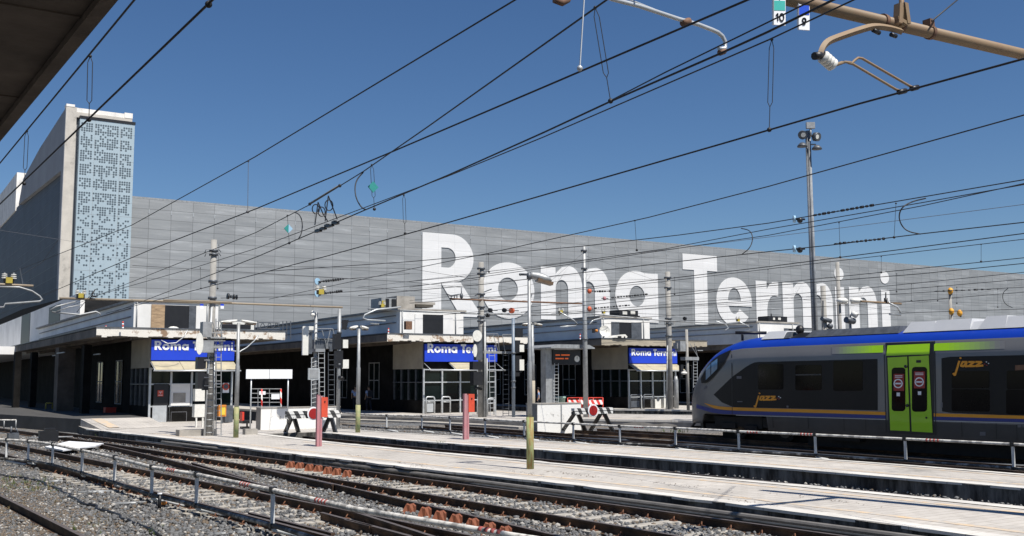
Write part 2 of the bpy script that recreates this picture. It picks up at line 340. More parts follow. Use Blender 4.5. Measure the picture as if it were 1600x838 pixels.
# ================================================================ long station building with the big letters
FY = 110.
fa = thing('station_building', 'long grey mesh-clad building across the tracks with giant white Roma Termini lettering', 'building', (80, FY, 5.5))
mb = MB(); mb.box(22.8, 300, FY, FY+45, 5.6, 21.2); obj('cladding', mb, M['facade'], fa)
mb = MB(); mb.box(22.8, 300, FY+.003, FY+45.1, 21.203, 21.40); obj('roof_edge', mb, M['steel'], fa)
mb = MB(); mb.box(22.8, 300, FY+32, FY+33, -.2, 5.597); obj('back_wall', mb, M['darkhall'], fa)  # shade below the building is put into this near-black wall
mb = MB()
for x in np.arange(24.74, 290, 2.29): mb.box(x-.03, x+.03, FY-.05, FY-.002, 19.7, 20.15)
obj('lattice', mb, M['frame'], fa)
def arc(cx, cz, rx, rz, a0, a1, n=20): return [(cx+rx*math.cos(math.radians(a0+(a1-a0)*i/n)), cz+rz*math.sin(math.radians(a0+(a1-a0)*i/n))) for i in range(n+1)]
def glyph(mb, ch, T, y, th):
    def P(pts): return [T(*p) for p in pts]
    def poly(pts, k=0): mb.slabY(P(pts), y - k*th*.25, y+th)
    def strip(a, b, k=0): mb.stripY(P(a), P(b), y - k*th*.25, y+th)
    def hump(x0, xi, x1, x2, k):                      # arch from a stem ending at x0, counter x0..x1, right leg x1..x2
        c = (x0+x1)/2; px = x0 + (x2-x0)*.5
        outer = arc(px, .62, x2-px, .455, 0, 90, 12) + [(x0+(px-x0)*.5, 1.045), (x0, .90)]
        inner = arc(c, .62, (x1-x0)/2, .17, 0, 180, 14)
        strip(outer, inner, k); poly([(x1,0),(x2,0),(x2,.62),(x1,.62)], k)
    if ch == 'R':
        poly([(0,0),(.39,0),(.39,1.52),(0,1.52)])
        o = [(.39,1.52)] + arc(.62,1.075,.455,.445,90,-90,20) + [(.39,.63)]
        i = [(.39,1.265)] + arc(.52,1.08,.17,.185,90,-90,20) + [(.39,.895)]
        strip(o, i); poly([(.39,.63),(.80,.63),(1.27,0),(.80,0),(.41,.57)])
    elif ch == 'o': strip(arc(.59,.53,.59,.54,0,360,40), arc(.575,.555,.222,.222,0,360,40))
    elif ch == 'm': poly([(0,0),(.353,0),(.353,1.03),(0,1.03)]); hump(.353,.353,.65,1.005,1); hump(1.005,1.005,1.31,1.69,2)
    elif ch == 'n': poly([(0,0),(.353,0),(.353,1.03),(0,1.03)]); hump(.353,.353,.66,1.015,1)
    elif ch == 'a': strip(arc(.56,.53,.56,.54,0,360,40), arc(.575,.545,.205,.215,0,360,40)); poly([(.785,0),(1.14,0),(1.14,1.03),(.785,1.03)], 1)
    elif ch == 'T': poly([(0,1.175),(1.0,1.175),(1.0,1.515),(0,1.515)]); poly([(.32,0),(.70,0),(.70,1.175),(.32,1.175)])
    elif ch == 'e': strip(arc(.54,.53,.54,.54,-2,322,36), arc(.545,.545,.195,.29,-2,322,36)); poly([(.30,.435),(1.08,.435),(1.08,.55),(.30,.55)], 1)
    elif ch == 'r': poly([(0,0),(.345,0),(.345,1.03),(0,1.03)]); poly([(.345,.40),(.38,.56),(.47,.68),(.58,.71),(.71,.70),(.725,1.03),(.55,1.02),(.43,.95),(.345,.83)])
    elif ch == 'i': poly([(0,0),(.325,0),(.325,1.01),(0,1.01)]); poly(arc(.165,1.325,.165,.155,0,360,24)[:-1])
    elif ch == 't': poly([(.1,0),(.4,0),(.4,1.3),(.1,1.3)])
WORDS = [('R',56.9),('o',65.31),('m',74.17),('a',86.39),('T',98.69),('e',105.05),('r',113.15),('m',118.85),('i',130.78),('n',134.11),('i',142.05)]
for ch, x in WORDS:
    mb = MB(); glyph(mb, ch, lambda a, b, x=x: (x + a*6.66, 9.95 + b*6.66), FY-.09, .08); obj('letter', mb, M['letter'], fa)
# ================================================================ tower building at its left end
TY = 108.8
tw = thing('tower_building', 'tall grey building with sloping roof and a pale blue dotted panel on its white end', 'building', (16, TY, 0))
sc = TY/110.
TX = 16.29*sc
side = [PX(*p, TX) for p in [(103.7,170),(95.5,181),(62,232),(36,283),(28,318),(95,267),(88,503),(105,500)]]
# side wall polygon in (y,z)
q = lambda px, py: (PX(px, py, TX)[1], PX(px, py, TX)[2])
ztop = PY(104,166,TY)[2]
wall = [(TY+.41,6), (TY+.41,ztop-.1), q(62,232), q(36,280), q(29,320), q(95,267), (q(94,330)[0], 6)]
mb = MB(); mb.slabX(wall, TX+.004, TX+.5); obj('side_wall', mb, M['towergrey'], tw)
yb = 330.
mb = MB(); pa = q(95,267); pb = q(29,320)
mb.slabX([(pa[0],6),(pa[0],pa[1]),(pb[0],pb[1]),(pb[0]+.01,pb[1]+.5),(yb,pb[1]+.5),(yb,6)], TX+.45, TX+1.0); obj('slate_wall', mb, M['darkpanel'], tw)
mb = MB()
for k in range(14):
    z = 8 + k*1.25
    if z < pb[1]: mb.box(TX+.43, TX+.46, pa[0]+.02, yb, z, z+.04)
obj('panel_joint', mb, M['steel_d'], tw)
mb = MB(); mb.box(TX+.5, TX+5, TY+10, yb, pb[1]-.5, pb[1]+.2); mb.box(TX+.6,22.7, TY+.8, pb[0], 6, pb[1]); obj('roof', mb, M['towergrey'], tw)
mb = MB(); z0 = pb[1]
e0 = q(27,270); mb.box(TX+.3, TX+6, e0[0]+3, e0[0]+60, z0+.1, q(27,270)[1]+.6); obj('roof_block', mb, M['towerwhite'], tw)
# white stone frame of the end wall
XR = 22.76*sc; pxl = PY(119,300,TY)[0]
mb = MB(); mb.box(TX, TX+1.0, TY, TY+.4, 7.5, ztop); mb.box(TX+.51, TX+1.0, TY+.401, TY+3, 7.5, ztop-.3); mb.box(TX+1.0, XR-.02, TY, TY+3, ztop-1.0, ztop-.45); mb.box(XR-.35, XR+.05, TY+.1, TY+3, 7.5, ztop-.96)
mb.box(TX, TX+.8, TY-.03, TY+1.0, ztop, ztop+.25); mb.box(XR-.8, XR, TY-.03, TY+3, ztop-.45, ztop+.1); mb.box(TX+.8, XR-.8, TY+.02, TY+3, ztop-.45, ztop-.02)
obj('stone_frame', mb, M['towerwhite'], tw)
mb = MB(); mb.box(TX+1.0, XR-.35, TY+.4, TY+2.9, 7.5, ztop-1.0); obj('reveal', mb, M['towergrey'], tw)
sy = TY-.55; sx0, sx1 = PY(120.5,300,sy)[0], PY(207,300,sy)[0]; sz0, sz1 = 6.5, PY(120,180,sy)[2]
mb = MB(); mb.box(sx0, sx1, sy, TY+.39, sz0, sz1-.28); mb.mat(1); mb.box(sx0-.03, sx1+.06, sy-.05, TY+.4, sz1-.277, sz1); sp_ = obj('dotted_panel', mb, [M['panelblue'], M['black']], tw)
mb = MB(); nc = 20; pit_ = (sx1-sx0-.3)/(nc+1.6); rz = .235
nr = int((sz1-sz0-.8)/rz); blocks = [(0,5),(5,15),(15,20)]
for j in range(nr):
    fr = j/nr
    for bi, (a, b) in enumerate(blocks):
        for i in range(a, b):
            if fr < .42:
                k = j % 6; u = i-a
                den = (k in (0,3)) and random.random() < .9 or k in (1,2) and (random.random() < .78) or k == 4 and random.random() < .55
                if k == 5: den = random.random() < .12
            else: den = random.random() < (.40 - .12*fr)*(1.5 if (j//3 + bi) % 3 else .7)
            if not den: continue
            x = sx0 + .22 + (i + (0, .75, 1.5)[bi])*pit_; z = sz1 - .75 - j*rz
            c = [(x+.098*math.cos(t), z+.098*math.sin(t)) for t in np.arange(8)*math.pi/4]
            mb.add([(p[0], sy-.012, p[1]) for p in c], [list(range(8))])
obj('perforation', mb, M['dot'], sp_)
for zz in np.arange(sz0+2, sz1-.5, 1.55):
    pass
mb = MB()
for zz in np.arange(sz0+1, sz1-.6, 1.42): mb.box(sx0+.002, sx1-.002, sy-.004, sy+.002, zz, zz+.025)
for i_ in (5.4, 16.1): mb.box(sx0+i_*pit_+.2, sx0+i_*pit_+.225, sy-.004, sy+.002, sz0, sz1-.3)
obj('panel_seam', mb, M['steel'], sp_)
# long low wing in front of it on the left, pale band with dark openings
lw = thing('station_wing', 'low grey wing of the station in shade left of the first canopy', 'building', (8, 100, .5))
LX = 12.4
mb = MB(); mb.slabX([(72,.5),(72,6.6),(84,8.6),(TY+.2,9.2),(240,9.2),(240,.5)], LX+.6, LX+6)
obj('wall', mb, M['dark_shadeclad'], lw)
ql = lambda px, py: (PX(px, py, LX)[1], PX(px, py, LX)[2])
a = ql(88,500); b = ql(100,540); 
mb = MB(); mb.box(LX+.3, LX+.59, 76, 240, 5.5, 8.4); mb.mat(1)
obj('pale_band', mb, [M['greywall'], M['block']], lw)
for (x0, x1, y0, y1) in [(70,87,478,530),(28,41,492,538)]:
    mb = MB(); p0 = ql(x1, (y0+y1)/2); p1 = ql(x0, (y0+y1)/2); mb.box(LX+.27, LX+.6, p0[0], p1[0], ql((x0+x1)/2, y1)[1], ql((x0+x1)/2, y0)[1]); obj('opening', mb, M['black'], lw)
mb = MB(); mb.slabX([(86,4.3),(86,4.9),(240,4.9),(240,4.3)], 8.2, LX+.7); obj('canopy', mb, M['greywall'], lw)
for (x0, x1) in [(84,98)]:
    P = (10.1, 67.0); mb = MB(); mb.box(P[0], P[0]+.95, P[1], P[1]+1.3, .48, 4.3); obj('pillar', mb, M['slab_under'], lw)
for px in (20, 46, 128):
    v = ray(px,640); P = CC + v*(78 if px < 100 else 61)/v[1]; mb = MB(); mb.box(P[0], P[0]+.4, P[1], P[1]+.8, .48, 4.28); obj('pillar', mb, M['dark_shadeclad'], lw)
for (lx, ly0, ly1, lz) in [(9.9,64,66.5,3.9),(10.9,59,60.6,3.7),(10.6,70,73,3.9)]:
    mb = MB(); mb.box(lx, lx+.09, ly0, ly1, lz, lz+.06); obj('ceiling_lamp', mb, M['steel'], lw)
# ================================================================ canopy overhead, top left
mb = MB(); xe = lambda y: 1.57 - (y-8.26)*.0399
mb.prism([(-7,-8),(xe(-8)-.12,-8),(xe(60)-.12,60),(-7,60)], 5.36, 5.7); mb.prism([(xe(-8)-.118,-8),(xe(-8),-8),(xe(60),60),(xe(60)-.118,60)], 5.29, 5.75)
for y in np.arange(-6, 60, 3.0): mb.box(-7, xe(y)-.13, y, y+.05, 5.345, 5.362)
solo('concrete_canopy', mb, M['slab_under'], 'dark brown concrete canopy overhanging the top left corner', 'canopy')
# ================================================================ the four platform head buildings
def yb(mb, x0, x1, y0, y1, Y, t, off=0.):
    xm, ym = (x0+x1)/2, (y0+y1)/2
    a, b = PY(x0, ym, Y)[0], PY(x1, ym, Y)[0]; c, d = PY(xm, y1, Y)[2], PY(xm, y0, Y)[2]
    mb.box(a, b, Y-off, Y-off+t, c, d); return (a, b, c, d)
def head_building(Y, x0, w, zc, pz, label, opts):
    t = thing('platform_building', label, 'building', (x0+w/2, Y, PZ))
    zt = zc; zb = zc-.42; L = 46
    # canopy: thick slab with a peeling white front
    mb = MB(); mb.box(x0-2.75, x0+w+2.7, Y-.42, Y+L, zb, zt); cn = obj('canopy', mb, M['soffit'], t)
    n = 40; mb = MB(); xs = np.linspace(x0-2.75, x0+w+2.7, n)
    for i in range(n-1): mb.box(xs[i], xs[i+1]+.001*(i % 2), Y-.46, Y-.422, zb+random.uniform(-.03,.07), zt+.03)
    obj('fascia', mb, opts.get('fascia', M['peel']), cn)
    mb = MB(); mb.box(x0-2.80, x0+w+2.75, Y-.50, Y+L, zt+.032, zt+.09); obj('roof_edge', mb, M['steel_d'], cn)
    mb = MB()
    for k in range(2): mb.box(x0-2.0+k*.9, x0-1.9+k*.9, Y-.3, Y+L, zb-.13, zb-.003)
    obj('soffit_beam', mb, M['slab_under'], cn)
    # walls
    mb = MB(); mb.box(x0+.02, x0+w, Y+4.4, Y+L-2, 0, zb-.005); obj('hall_wall', mb, M['dark_shadeclad'], t)
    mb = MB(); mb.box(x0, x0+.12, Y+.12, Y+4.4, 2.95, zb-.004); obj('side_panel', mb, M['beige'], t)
    mb = MB(); mb.box(x0+.05, x0+w-.05, Y+.12, Y+4.4, .0, .95); mb.box(x0+.06, x0+w-.06, Y+.10, Y+4.39, 2.96, zb-.006); obj('plinth', mb, M['dark_shadeclad'], t)
    mb = MB(); mb.box(x0+.09, x0+w-.09, Y+.14, Y+4.38, .952, 2.955); obj('glazing', mb, M['glass'], t)
    mb = MB(); zs = .05
    for i in range(5):
        x = x0 + (w-.12)*i/4; mb.box(x, x+.10, Y, Y+.115, zs, 2.95)
    for z in (.95, 2.1, 2.9): mb.box(x0+.101, x0+w-.12, Y+.02, Y+.112, z-.035, z+.035)
    obj('window_frame', mb, M['frame'], t); mb = MB()
    for k in range(1,5): mb.box(x0-.01, x0+.085, Y+k*1.05, Y+k*1.05+.08, .955, 2.945)
    mb.box(x0-.005, x0+.083, Y+.12, Y+4.4, 2.07, 2.13); obj('window_frame', mb, M['steel_d'], t)  # side frames painted darker than the front ones for their shade
    # the blue station name board
    s0, s1, sz0, sz1 = opts['sign']
    mb = MB(); mb.box(s0, s1, Y-.14, Y-.02, sz0, sz1)
    sg = obj('name_board', mb, M['blue'], t)
    mb = MB(); k = (s1-s0)*.945/13.12; bz = sz0 + (sz1-sz0)*.50; bx = s0 + (s1-s0)*.035
    for ch, x in WORDS: glyph(mb, ch, lambda a, b, x=x: (bx + ((x-56.9)/6.66 + a)*k, bz + b*k*.98), Y-.165, .02)
    obj('lettering', mb, M['signw'], sg)
    # awning
    az1, az0 = sz0-.04, sz0-.55
    mb = MB(); n = 3
    segs = opts.get('awn', [(0,1,2)])[0]
    for i in range(3):
        if i not in segs: continue
        xa, xb = s0 + (s1-s0)*i/3+.01, s0 + (s1-s0)*(i+1)/3-.01
        mb.add([(xa,Y-.03,az1),(xb,Y-.03,az1),(xb+.05,Y-.95,az0+.04),(xa+.05,Y-.95,az0+.04),(xa,Y-.03,az1+.02),(xb,Y-.03,az1+.02),(xb+.05,Y-.95,az0+.06),(xa+.05,Y-.95,az0+.06)],
               [(0,1,2,3),(4,7,6,5),(0,3,7,4),(1,5,6,2),(2,6,7,3)])
    aw = obj('awning', mb, M['awning'], t)
    mb = MB(); mb.tube([(s0-.05,Y-.97,az0),(s1+.12,Y-.97,az0)], .045, 8)
    for i in range(4):
        xa = s0 + (s1-s0)*i/3; mb.tube([(xa,Y-.02,az1-.04),(xa+.05,Y-.95,az0)], .022, 6)
    obj('awning_frame', mb, M['frame'], aw)
    # roof-top plant room
    px0, px1 = opts['pent']; py = Y+.9
    mb = MB(); mb.box(px0, px1, py, py+34, zt+.005, pz-.12); ph = obj('plant_room', mb, [opts.get('pmat', M['white_wall'])], t)
    mb = MB(); mb.box(px0-.012, px0+.3, py+.3, py+34.1, zt+.01, pz-.125); obj('side_cladding', mb, M['greywall'], ph)
    mb = MB(); mb.box(px0-.2, px1+.2, py-.07, py+34.2, pz-.118, pz); obj('roof', mb, M['conc'], ph)
    mb = MB()
    for zz in (pz-.45, pz-.9): mb.tube([(px0-.06,py+.5,zz),(px0-.06,py+33,zz-.05)], .03, 6)
    obj('cable', mb, M['wirelite'], ph)
    o0, o1, oz0, oz1 = opts['open']
    mb = MB(); mb.box(o0, o1, py-.012, py+.05, oz0, oz1); dr = obj('doorway', mb, M['black'], ph)
    s = opts['shut']
    for (a, b, mt) in s:
        mb = MB(); mb.box(a, b, py-.05, py-.015, oz0, oz1+.01)
        obj('shutter', mb, M[mt], dr)
    for xd in (px0+.15, px1-.6): mb = MB(); mb.tube([(xd,py-.05,zt),(xd,py-.05,pz-.15)], .035, 6); obj('drainpipe', mb, M['steel'], ph)
    for k in range(3):                                    # dim side windows of the hall
        ya_ = Y+6.5+k*5.5; mb = MB(); mb.box(x0-.02,x0+.019,ya_,ya_+1.6,1.0,3.4); wn = obj('side_window', mb, M['glass'], t)
        mb = MB()
        for y_ in (ya_-.06, ya_+.77, ya_+1.6): mb.box(x0-.05,x0-.021,y_,y_+.06,1.0,3.4)
        for z_ in (.94, 2.2, 3.4): mb.box(x0-.055,x0-.022,ya_-.06,ya_+1.66,z_,z_+.06)
        obj('sash', mb, M['conc_pole'], wn)
    return t, ph, py
def xr(px, py, Y): return PY(px, py, Y)[0]
def zr(px, py, Y): return PY(px, py, Y)[2]
Y = 55.; sg = (xr(235.5,547,Y), xr(365,547,Y), zr(300,563.5,Y), zr(300,532,Y)); py = Y+.9
b1, ph1, py1 = head_building(Y, sg[0]-.02, sg[1]-sg[0]+.04, zr(290,516,Y-.42), zr(275,470,py), 'peeling platform building nearest the dotted tower, boarded plant room on its roof',
   dict(sign=sg, pent=(xr(209,490,py), xr(341,490,py)), open=(xr(257,495,py), xr(295,495,py), zr(276,515,py), zr(276,477.5,py)),
        shut=[(xr(236,495,py), xr(257,495,py),'ply'), (xr(295,495,py), xr(306,495,py),'steel_d')], awn=[(0,1,2)]))
Y = 58.; sg = (xr(662,552,Y), xr(775,552,Y), zr(715,565.5,Y), zr(715,538.5,Y)); py = Y+.9
b2, ph2, py2 = head_building(Y, sg[0]-.02, sg[1]-sg[0]+.04, zr(680,524,Y-.42), zr(675,483.5,py), 'platform building with white plant room and rooftop cooling units, under the big letter R',
   dict(sign=sg, pent=(xr(625,505,py), xr(724,505,py)), open=(xr(660,508,py), xr(692,508,py), zr(676,524,py), zr(676,492,py)),
        shut=[(xr(648,508,py), xr(660,508,py),'greywall'), (xr(692,508,py), xr(707,508,py),'greywall')], awn=[(1,)]))
Y = 58.; sg = (xr(982,556,Y), xr(1056,556,Y), zr(1018,568,Y), zr(1018,544.5,Y)); py = Y+.9
b3, ph3, py3 = head_building(Y, sg[0]-.02, sg[1]-sg[0]+.04, zr(1005,531.5,Y-.42), zr(975,495,py), 'platform building with satellite dish and black roof box, between the bare pole and the train',
   dict(sign=sg, pent=(xr(940,512,py), xr(1015,512,py)), open=(xr(967,516,py), xr(986,516,py), zr(977,531,py), zr(977,504,py)),
        shut=[(xr(955,516,py), xr(967,516,py),'steel_d'), (xr(986,516,py), xr(1002,516,py),'steel_d')], fascia=M['beige'], awn=[(0,1,2)]))
X4 = 63.7; w4 = 4.3
b4, ph4, py4 = head_building(58., X4, w4, 5.05, zr(1215,503,58.9), 'platform building showing only its white plant room above the train cab',
   dict(sign=(X4, X4+w4, 3.35, 4.25), pent=(xr(1184,512,58.9), xr(1246,512,58.9)), open=(X4+.5, X4+1.9, 5.1, 6.3), shut=[(X4,X4+.49,'steel_d')], awn=[(0,1,2)]))
# ================================================================ railway tracks
RP = [(-.036,0),(-.036,-.035),(-.012,-.05),(-.010,-.13),(-.07,-.155),(-.07,-.172),(.07,-.172),(.07,-.155),(.010,-.13),(.012,-.05),(.036,-.035),(.036,0)]
def smooth(path, n=2):
    p = [np.array(a, float) for a in path]
    for _ in range(n):
        q = [p[0]]
        for a, b in zip(p, p[1:]): q += [a*.75+b*.25, a*.25+b*.75]
        p = q + [p[-1]]
    return p
def px_path(pts, z=0., ext=True):
    w = [G(x, y, z) for x, y in pts]
    if ext:
        d = w[-1]-w[-2]
        if d[1] < -.3: w.append(w[-1] + d*((w[-1][1]-1.5)/-d[1]))
    return w
def resample(w, k=1.5):
    out = [w[0]]
    for a, b in zip(w, w[1:]):
        n = max(1, int(np.linalg.norm(b-a)/k))
        for i in range(1, n+1): out.append(a + (b-a)*i/n)
    return out
def fit(w, deg=3):                                    # even out the measured path: x as a smooth function of y
    w = np.array(w); c = np.polyfit(w[:,1], w[:,0], min(deg, len(w)-1)); ys = np.linspace(w[0,1], w[-1,1], 30)
    return [np.array([np.polyval(c, y), y, w[0,2]]) for y in ys]
def rail(name, path, parent, back=0):
    if back:
        d = path[0]-path[1]; d = d/np.linalg.norm(d); path = [path[0]+d*back] + path
    m = MB(); m.sweep(path, RP); k = len(RP)
    for i in range(len(m.f)):
        j = i % k
        m.m[i] = 1 if (j == k-1 and i < (len(path)-1)*k) else 0
    return obj(name, m, [M['rust'], M['railtop']], parent)
R1 = fit(px_path([(150,682),(260,696),(392,714),(520,728.6),(594,736.6),(760,761),(1000,796),(1300,836)]))
R2 = fit(px_path([(21,671.7),(102,683.4),(160,691.6),(260,706.4),(392,727),(520,749.8),(669.7,772.4),(760,786.5),(1000,827)]))
R3 = fit(px_path([(160,694),(287.5,726),(335,738.4),(416,758),(500,786),(613,812),(688,838)]),2)
R4 = fit(px_path([(392,728.5),(500,749),(628,783),(760,810),(872,837)]),2)
R5 = fit(px_path([(0,690.8),(127,715),(280,745),(373,763),(520,793)]),2)
R6 = fit(px_path([(0,707.8),(148.7,745),(280,779),(422,812),(520,838)]),2)
R7 = fit(px_path([(0,774.7),(42.5,793.8),(131.7,838)]),1)
R8 = fit(px_path([(530,686),(632,698),(760,710),(1000,731.5),(1300,760.5),(1600,791)]),2)
R4 = [p + np.array([0,0,.002]) for p in R4]
SLP = None; CLP = None
def sleepers(t, ra, rb, step, over, y0, y1, z=-.138):
    """cross sleepers between two rails, each with its rusty fastenings"""
    ra, rb = np.array(ra), np.array(rb)
    mid = lambda y: (np.interp(y, ra[::-1,1], ra[::-1,0]), np.interp(y, rb[::-1,1], rb[::-1,0]))
    first = None; y = y1
    me = cm = None; out = []
    while y > y0 and len(out) < 99:
        xa, xb = mid(y); xa2, xb2 = mid(y-.5); c = ((xa+xb)/2, y); w = abs(xa-xb)/2 + over
        ang = math.atan2((xa2+xb2-xa-xb)/2, .5)
        if me is None:
            m = MB(); m.box(-w,w,-.13,.13,-.14,0.); s = obj('sleeper', m, M['sleeper'], t); me = s.data
            for v in me.vertices: v.co += Vector(t.location)              # centre the shared mesh
            cmb = MB()
            for sx in (-1,1):
                for o_ in (-.085,.085):
                    cmb.tube([(o_-.03,-.05,.0),(o_-.03,-.04,.04),(o_+.02,0,.07),(o_+.03,.04,.04),(o_,.05,.0)], .012, 5); cmb.box(o_-.05,o_+.05,-.06,.06,0,.015)
                break
            cl = obj('clip', cmb, M['clip'], s); cm = cl.data
            for v in cm.vertices: v.co += Vector(t.location)
        else:
            s = bpy.data.objects.new('sleeper', me); COL.objects.link(s); s.parent = t; cl = bpy.data.objects.new('clip', cm); COL.objects.link(cl); cl.parent = s
        s.location = (c[0]-t.location[0], c[1]-t.location[1], z - t.location[2] + random.uniform(-.015,.012)); s.rotation_euler = (0,0,ang)
        hw = abs(xa-xb)/2; cl.location = (-hw,0,.0)
        cl2 = bpy.data.objects.new('clip', cm); COL.objects.link(cl2); cl2.parent = s; cl2.location = (hw,0,.0)
        out.append((c[0], c[1], ang, w)); y -= step
    return out
SL = []
def track(label, p, group='railway tracks'): return thing('railway_track', label, 'track', (p[0], p[1], -.18), group)
t1 = track('rusty track running along the near edge of the long pale platform', R1[-1])
rail('rail', R1, t1, 6); rail('rail', R2, t1, 20); SL += sleepers(t1, R1, R2, .62, .45, 8, 34)
t2 = track('rusty track right behind the nearest pipe railing', R5[-1])
rail('rail', R5, t2, 30); rail('rail', R6, t2, 30); SL += sleepers(t2, R5, R6, .62, .5, 8, 30)
t3 = track('turnout rails with red-brown brackets crossing between the two nearest tracks', R4[-1])
rail('rail', R3, t3); rail('rail', R4, t3)
for pts, dg in [([(300,723),(350,737),(384,748)],1),([(390,801),(440,813),(520,833)],1),([(400,731),(450,741.5),(520,757)],1),([(500,801),(560,815),(640,838)],1),([(540,812),(580,822)],1)]:
    rail('blade', [p + np.array([0,0,.004]) for p in fit(px_path(pts, 0, False), dg)], t3)
# red oxide brackets along the rails
def brackets(pts, t, s=1.):
    for (x, y) in pts:
        P = G(x, y, -.06); m = MB(); a = .112*s
        for x0_, x1_, tilt in ((-a,-.004,.03),(.004,a,.0)):      # two cheek plates with peaked tops and a slot between them
            h0, h1 = (-.02,.075) if x0_ < 0 else (.08,.05)
            vs = [(x0_,-.02-tilt,-.13),(x1_,-.03,-.13),(x1_,0,h1),((x0_+x1_)/2,.03,max(h0,h1)+.012),(x0_,0,h0)]
            m.add(vs + [(x,y+.14,z) for x,y,z in vs], [(0,1,2,3,4),(9,8,7,6,5)] + [(i,5+i,5+(i+1) % 5,(i+1) % 5) for i in range(5)])
        ang = -.62
        ca, sa = math.cos(ang), math.sin(ang)
        m.v = [(P[0]+p[0]*ca-p[1]*sa, P[1]+p[0]*sa+p[1]*ca, P[2]+p[2]) for p in m.v]
        obj('bracket', m, M['choc'], t)
brackets([(639,796),(663,801.5),(686,807.5),(711,813),(737,820),(763,827),(788,833)], t3)
t1b = t1
brackets([(453,726.5),(467,728.5),(482,731),(496,733),(511,735.5),(525,738),(541,741)], t1, .95)
t4 = track('single rusty rail line sunk between the two long platforms, ending at the buffer', R8[-1])
rail('rail', R8, t4, 3.5); rail('rail', [p + np.array([-1.5,0,0]) for p in R8[3:]], t4); R8b = [p + np.array([-1.5,0,0]) for p in R8]
t5 = track('rusty rail in the gravel at the lower left corner', R7[-1]); rail('rail', R7, t5, 30)
t6 = track('track under the grey train with the green doors', (29,20,0))
line = lambda x0, x1, ya, yb_: [np.array([x0+(x1-x0)*k/12, ya+(yb_-ya)*k/12, 0]) for k in range(13)]
for x in (28.25,29.75): rail('rail', line(x-.9, x, 38.2, 27)+line(x, x, 26.9, 1), t6)
t7 = track('empty track between the fence pipe and the train', (24.9,20,0))
for x in (24.2,25.65): rail('rail', line(x-.5, x+.15, 46, 1), t7)
M['greypipe'] = pm('dusty_pipe', (.17,.16,.15), .6, 0, .2, 3)
mb = MB(); mb.sweep([p+np.array([.42,-.0,.03]) for p in R1[4:]], [(.045*math.cos(a), .045*math.sin(a)) for a in np.arange(8)*math.pi/4]); solo('pipe', mb, M['greypipe'], 'grey pipe lying between the long platform wall and the near track', 'pipe')
mb = MB(); mb.sweep([p+np.array([.56,-.0,-.06]) for p in R1[2:]], [(.03*math.cos(a), .03*math.sin(a)) for a in np.arange(8)*math.pi/4]); solo('pipe', mb, M['steel_d'], 'thin dark pipe lying at the foot of the long platform wall', 'pipe')
mb = MB(); pts = [G(x,y,-.12) for x,y in [(0,742),(60,752),(95,768),(130,785),(180,802),(220,822),(252,838)]]
mb.tube([p + np.array([random.gauss(0,.05), random.gauss(0,.05), 0]) for p in resample(pts,.35)], .028, 6); solo('cable', mb, M['black'], 'black cable lying in the gravel left of the near railing', 'cable')
for pts, lab, r in [([(700,690.5),(900,700),(1110,717),(1360,735),(1600,753)], 'dark hose on the grey bed behind the low pipe fence', .035),([(860,684),(1000,689),(1200,706),(1400,720),(1600,729)],'grey cable duct between the low pipe fence and the train', .05)]:
    mb = MB(); mb.tube([G(x,y,-.1)+np.array([0,0,0]) for x,y in pts][0:], r, 6); solo('cable', mb, M['steel_d'], lab, 'cable')
# white boards lying over the rails at left
mb = MB(); P = [G(x,y,-.02) for x,y in [(70,700),(108,691),(162,694.5),(150,698),(98,705)]]; mb.prism([p[:2] for p in P], -.03, .02); solo('crossing_board', mb, M['signw'], 'white board lying across the rails at lower left', 'board')
# switch motor boxes
P = G(75,690,-.15); mb = MB(); mb.box(P[0]-.35,P[0]+.35,P[1]-.25,P[1]+.25,-.17,.28); mb.box(P[0]-.15,P[0]+.25,P[1]-.15,P[1]+.15,.28,.38); mb.mat(1).tube([(P[0]-.7,P[1],.02),(P[0]+.9,P[1]-.2,.02)], .03, 6); solo('point_motor', mb, [M['black'],M['steel']], 'black point motor box beside the white crossing board', 'machine')
P = G(20,687,-.15); mb = MB(); mb.box(P[0]-.2,P[0]+.2,P[1]-.3,P[1]+.3,-.17,.12); mb.tube([(P[0]-.1,P[1]-.2,.1),(P[0]-.1,P[1]-.2,.4)], .04, 6); mb.tube([(P[0]+.2,P[1],.1),(P[0]+.1,P[1],.33)], .03, 6); solo('ground_lever', mb, M['steel_d'], 'small rusty ground lever in the gravel at far left', 'machine')
P = G(249,797,-.17); mb = MB(); mb.tube([(P[0],P[1],-.17),(P[0],P[1],.12)], .035, 10); mb.mat(1).tube([(P[0],P[1],.12),(P[0],P[1],.15)], .045, 10); solo('marker_peg', mb, [M['black'],M['signw']], 'black peg with white cap standing by the railing', 'peg')
P = G(255,788,-.1); mb = MB(); mb.ball((P[0],P[1],-.08), .06, 1.3, .8, .7, 7); solo('crushed_can', mb, M['orangebox'], 'orange scrap beside the black peg', 'litter')
for pts in ([(122,770),(175,768),(152,772)], [(76,753),(98,752)], [(330,836),(385,832)], [(176,788),(240,785)]):
    mb = MB()
    for a, b in zip(pts, pts[1:]):
        A, B = G(*a,-.14), G(*b,-.14); mb.tube([A,B], .035, 6)
    solo('loose_pipe', mb, M['steel'], 'short grey pipe piece lying in the near gravel', 'pipe', 'loose pipe pieces in the near gravel')
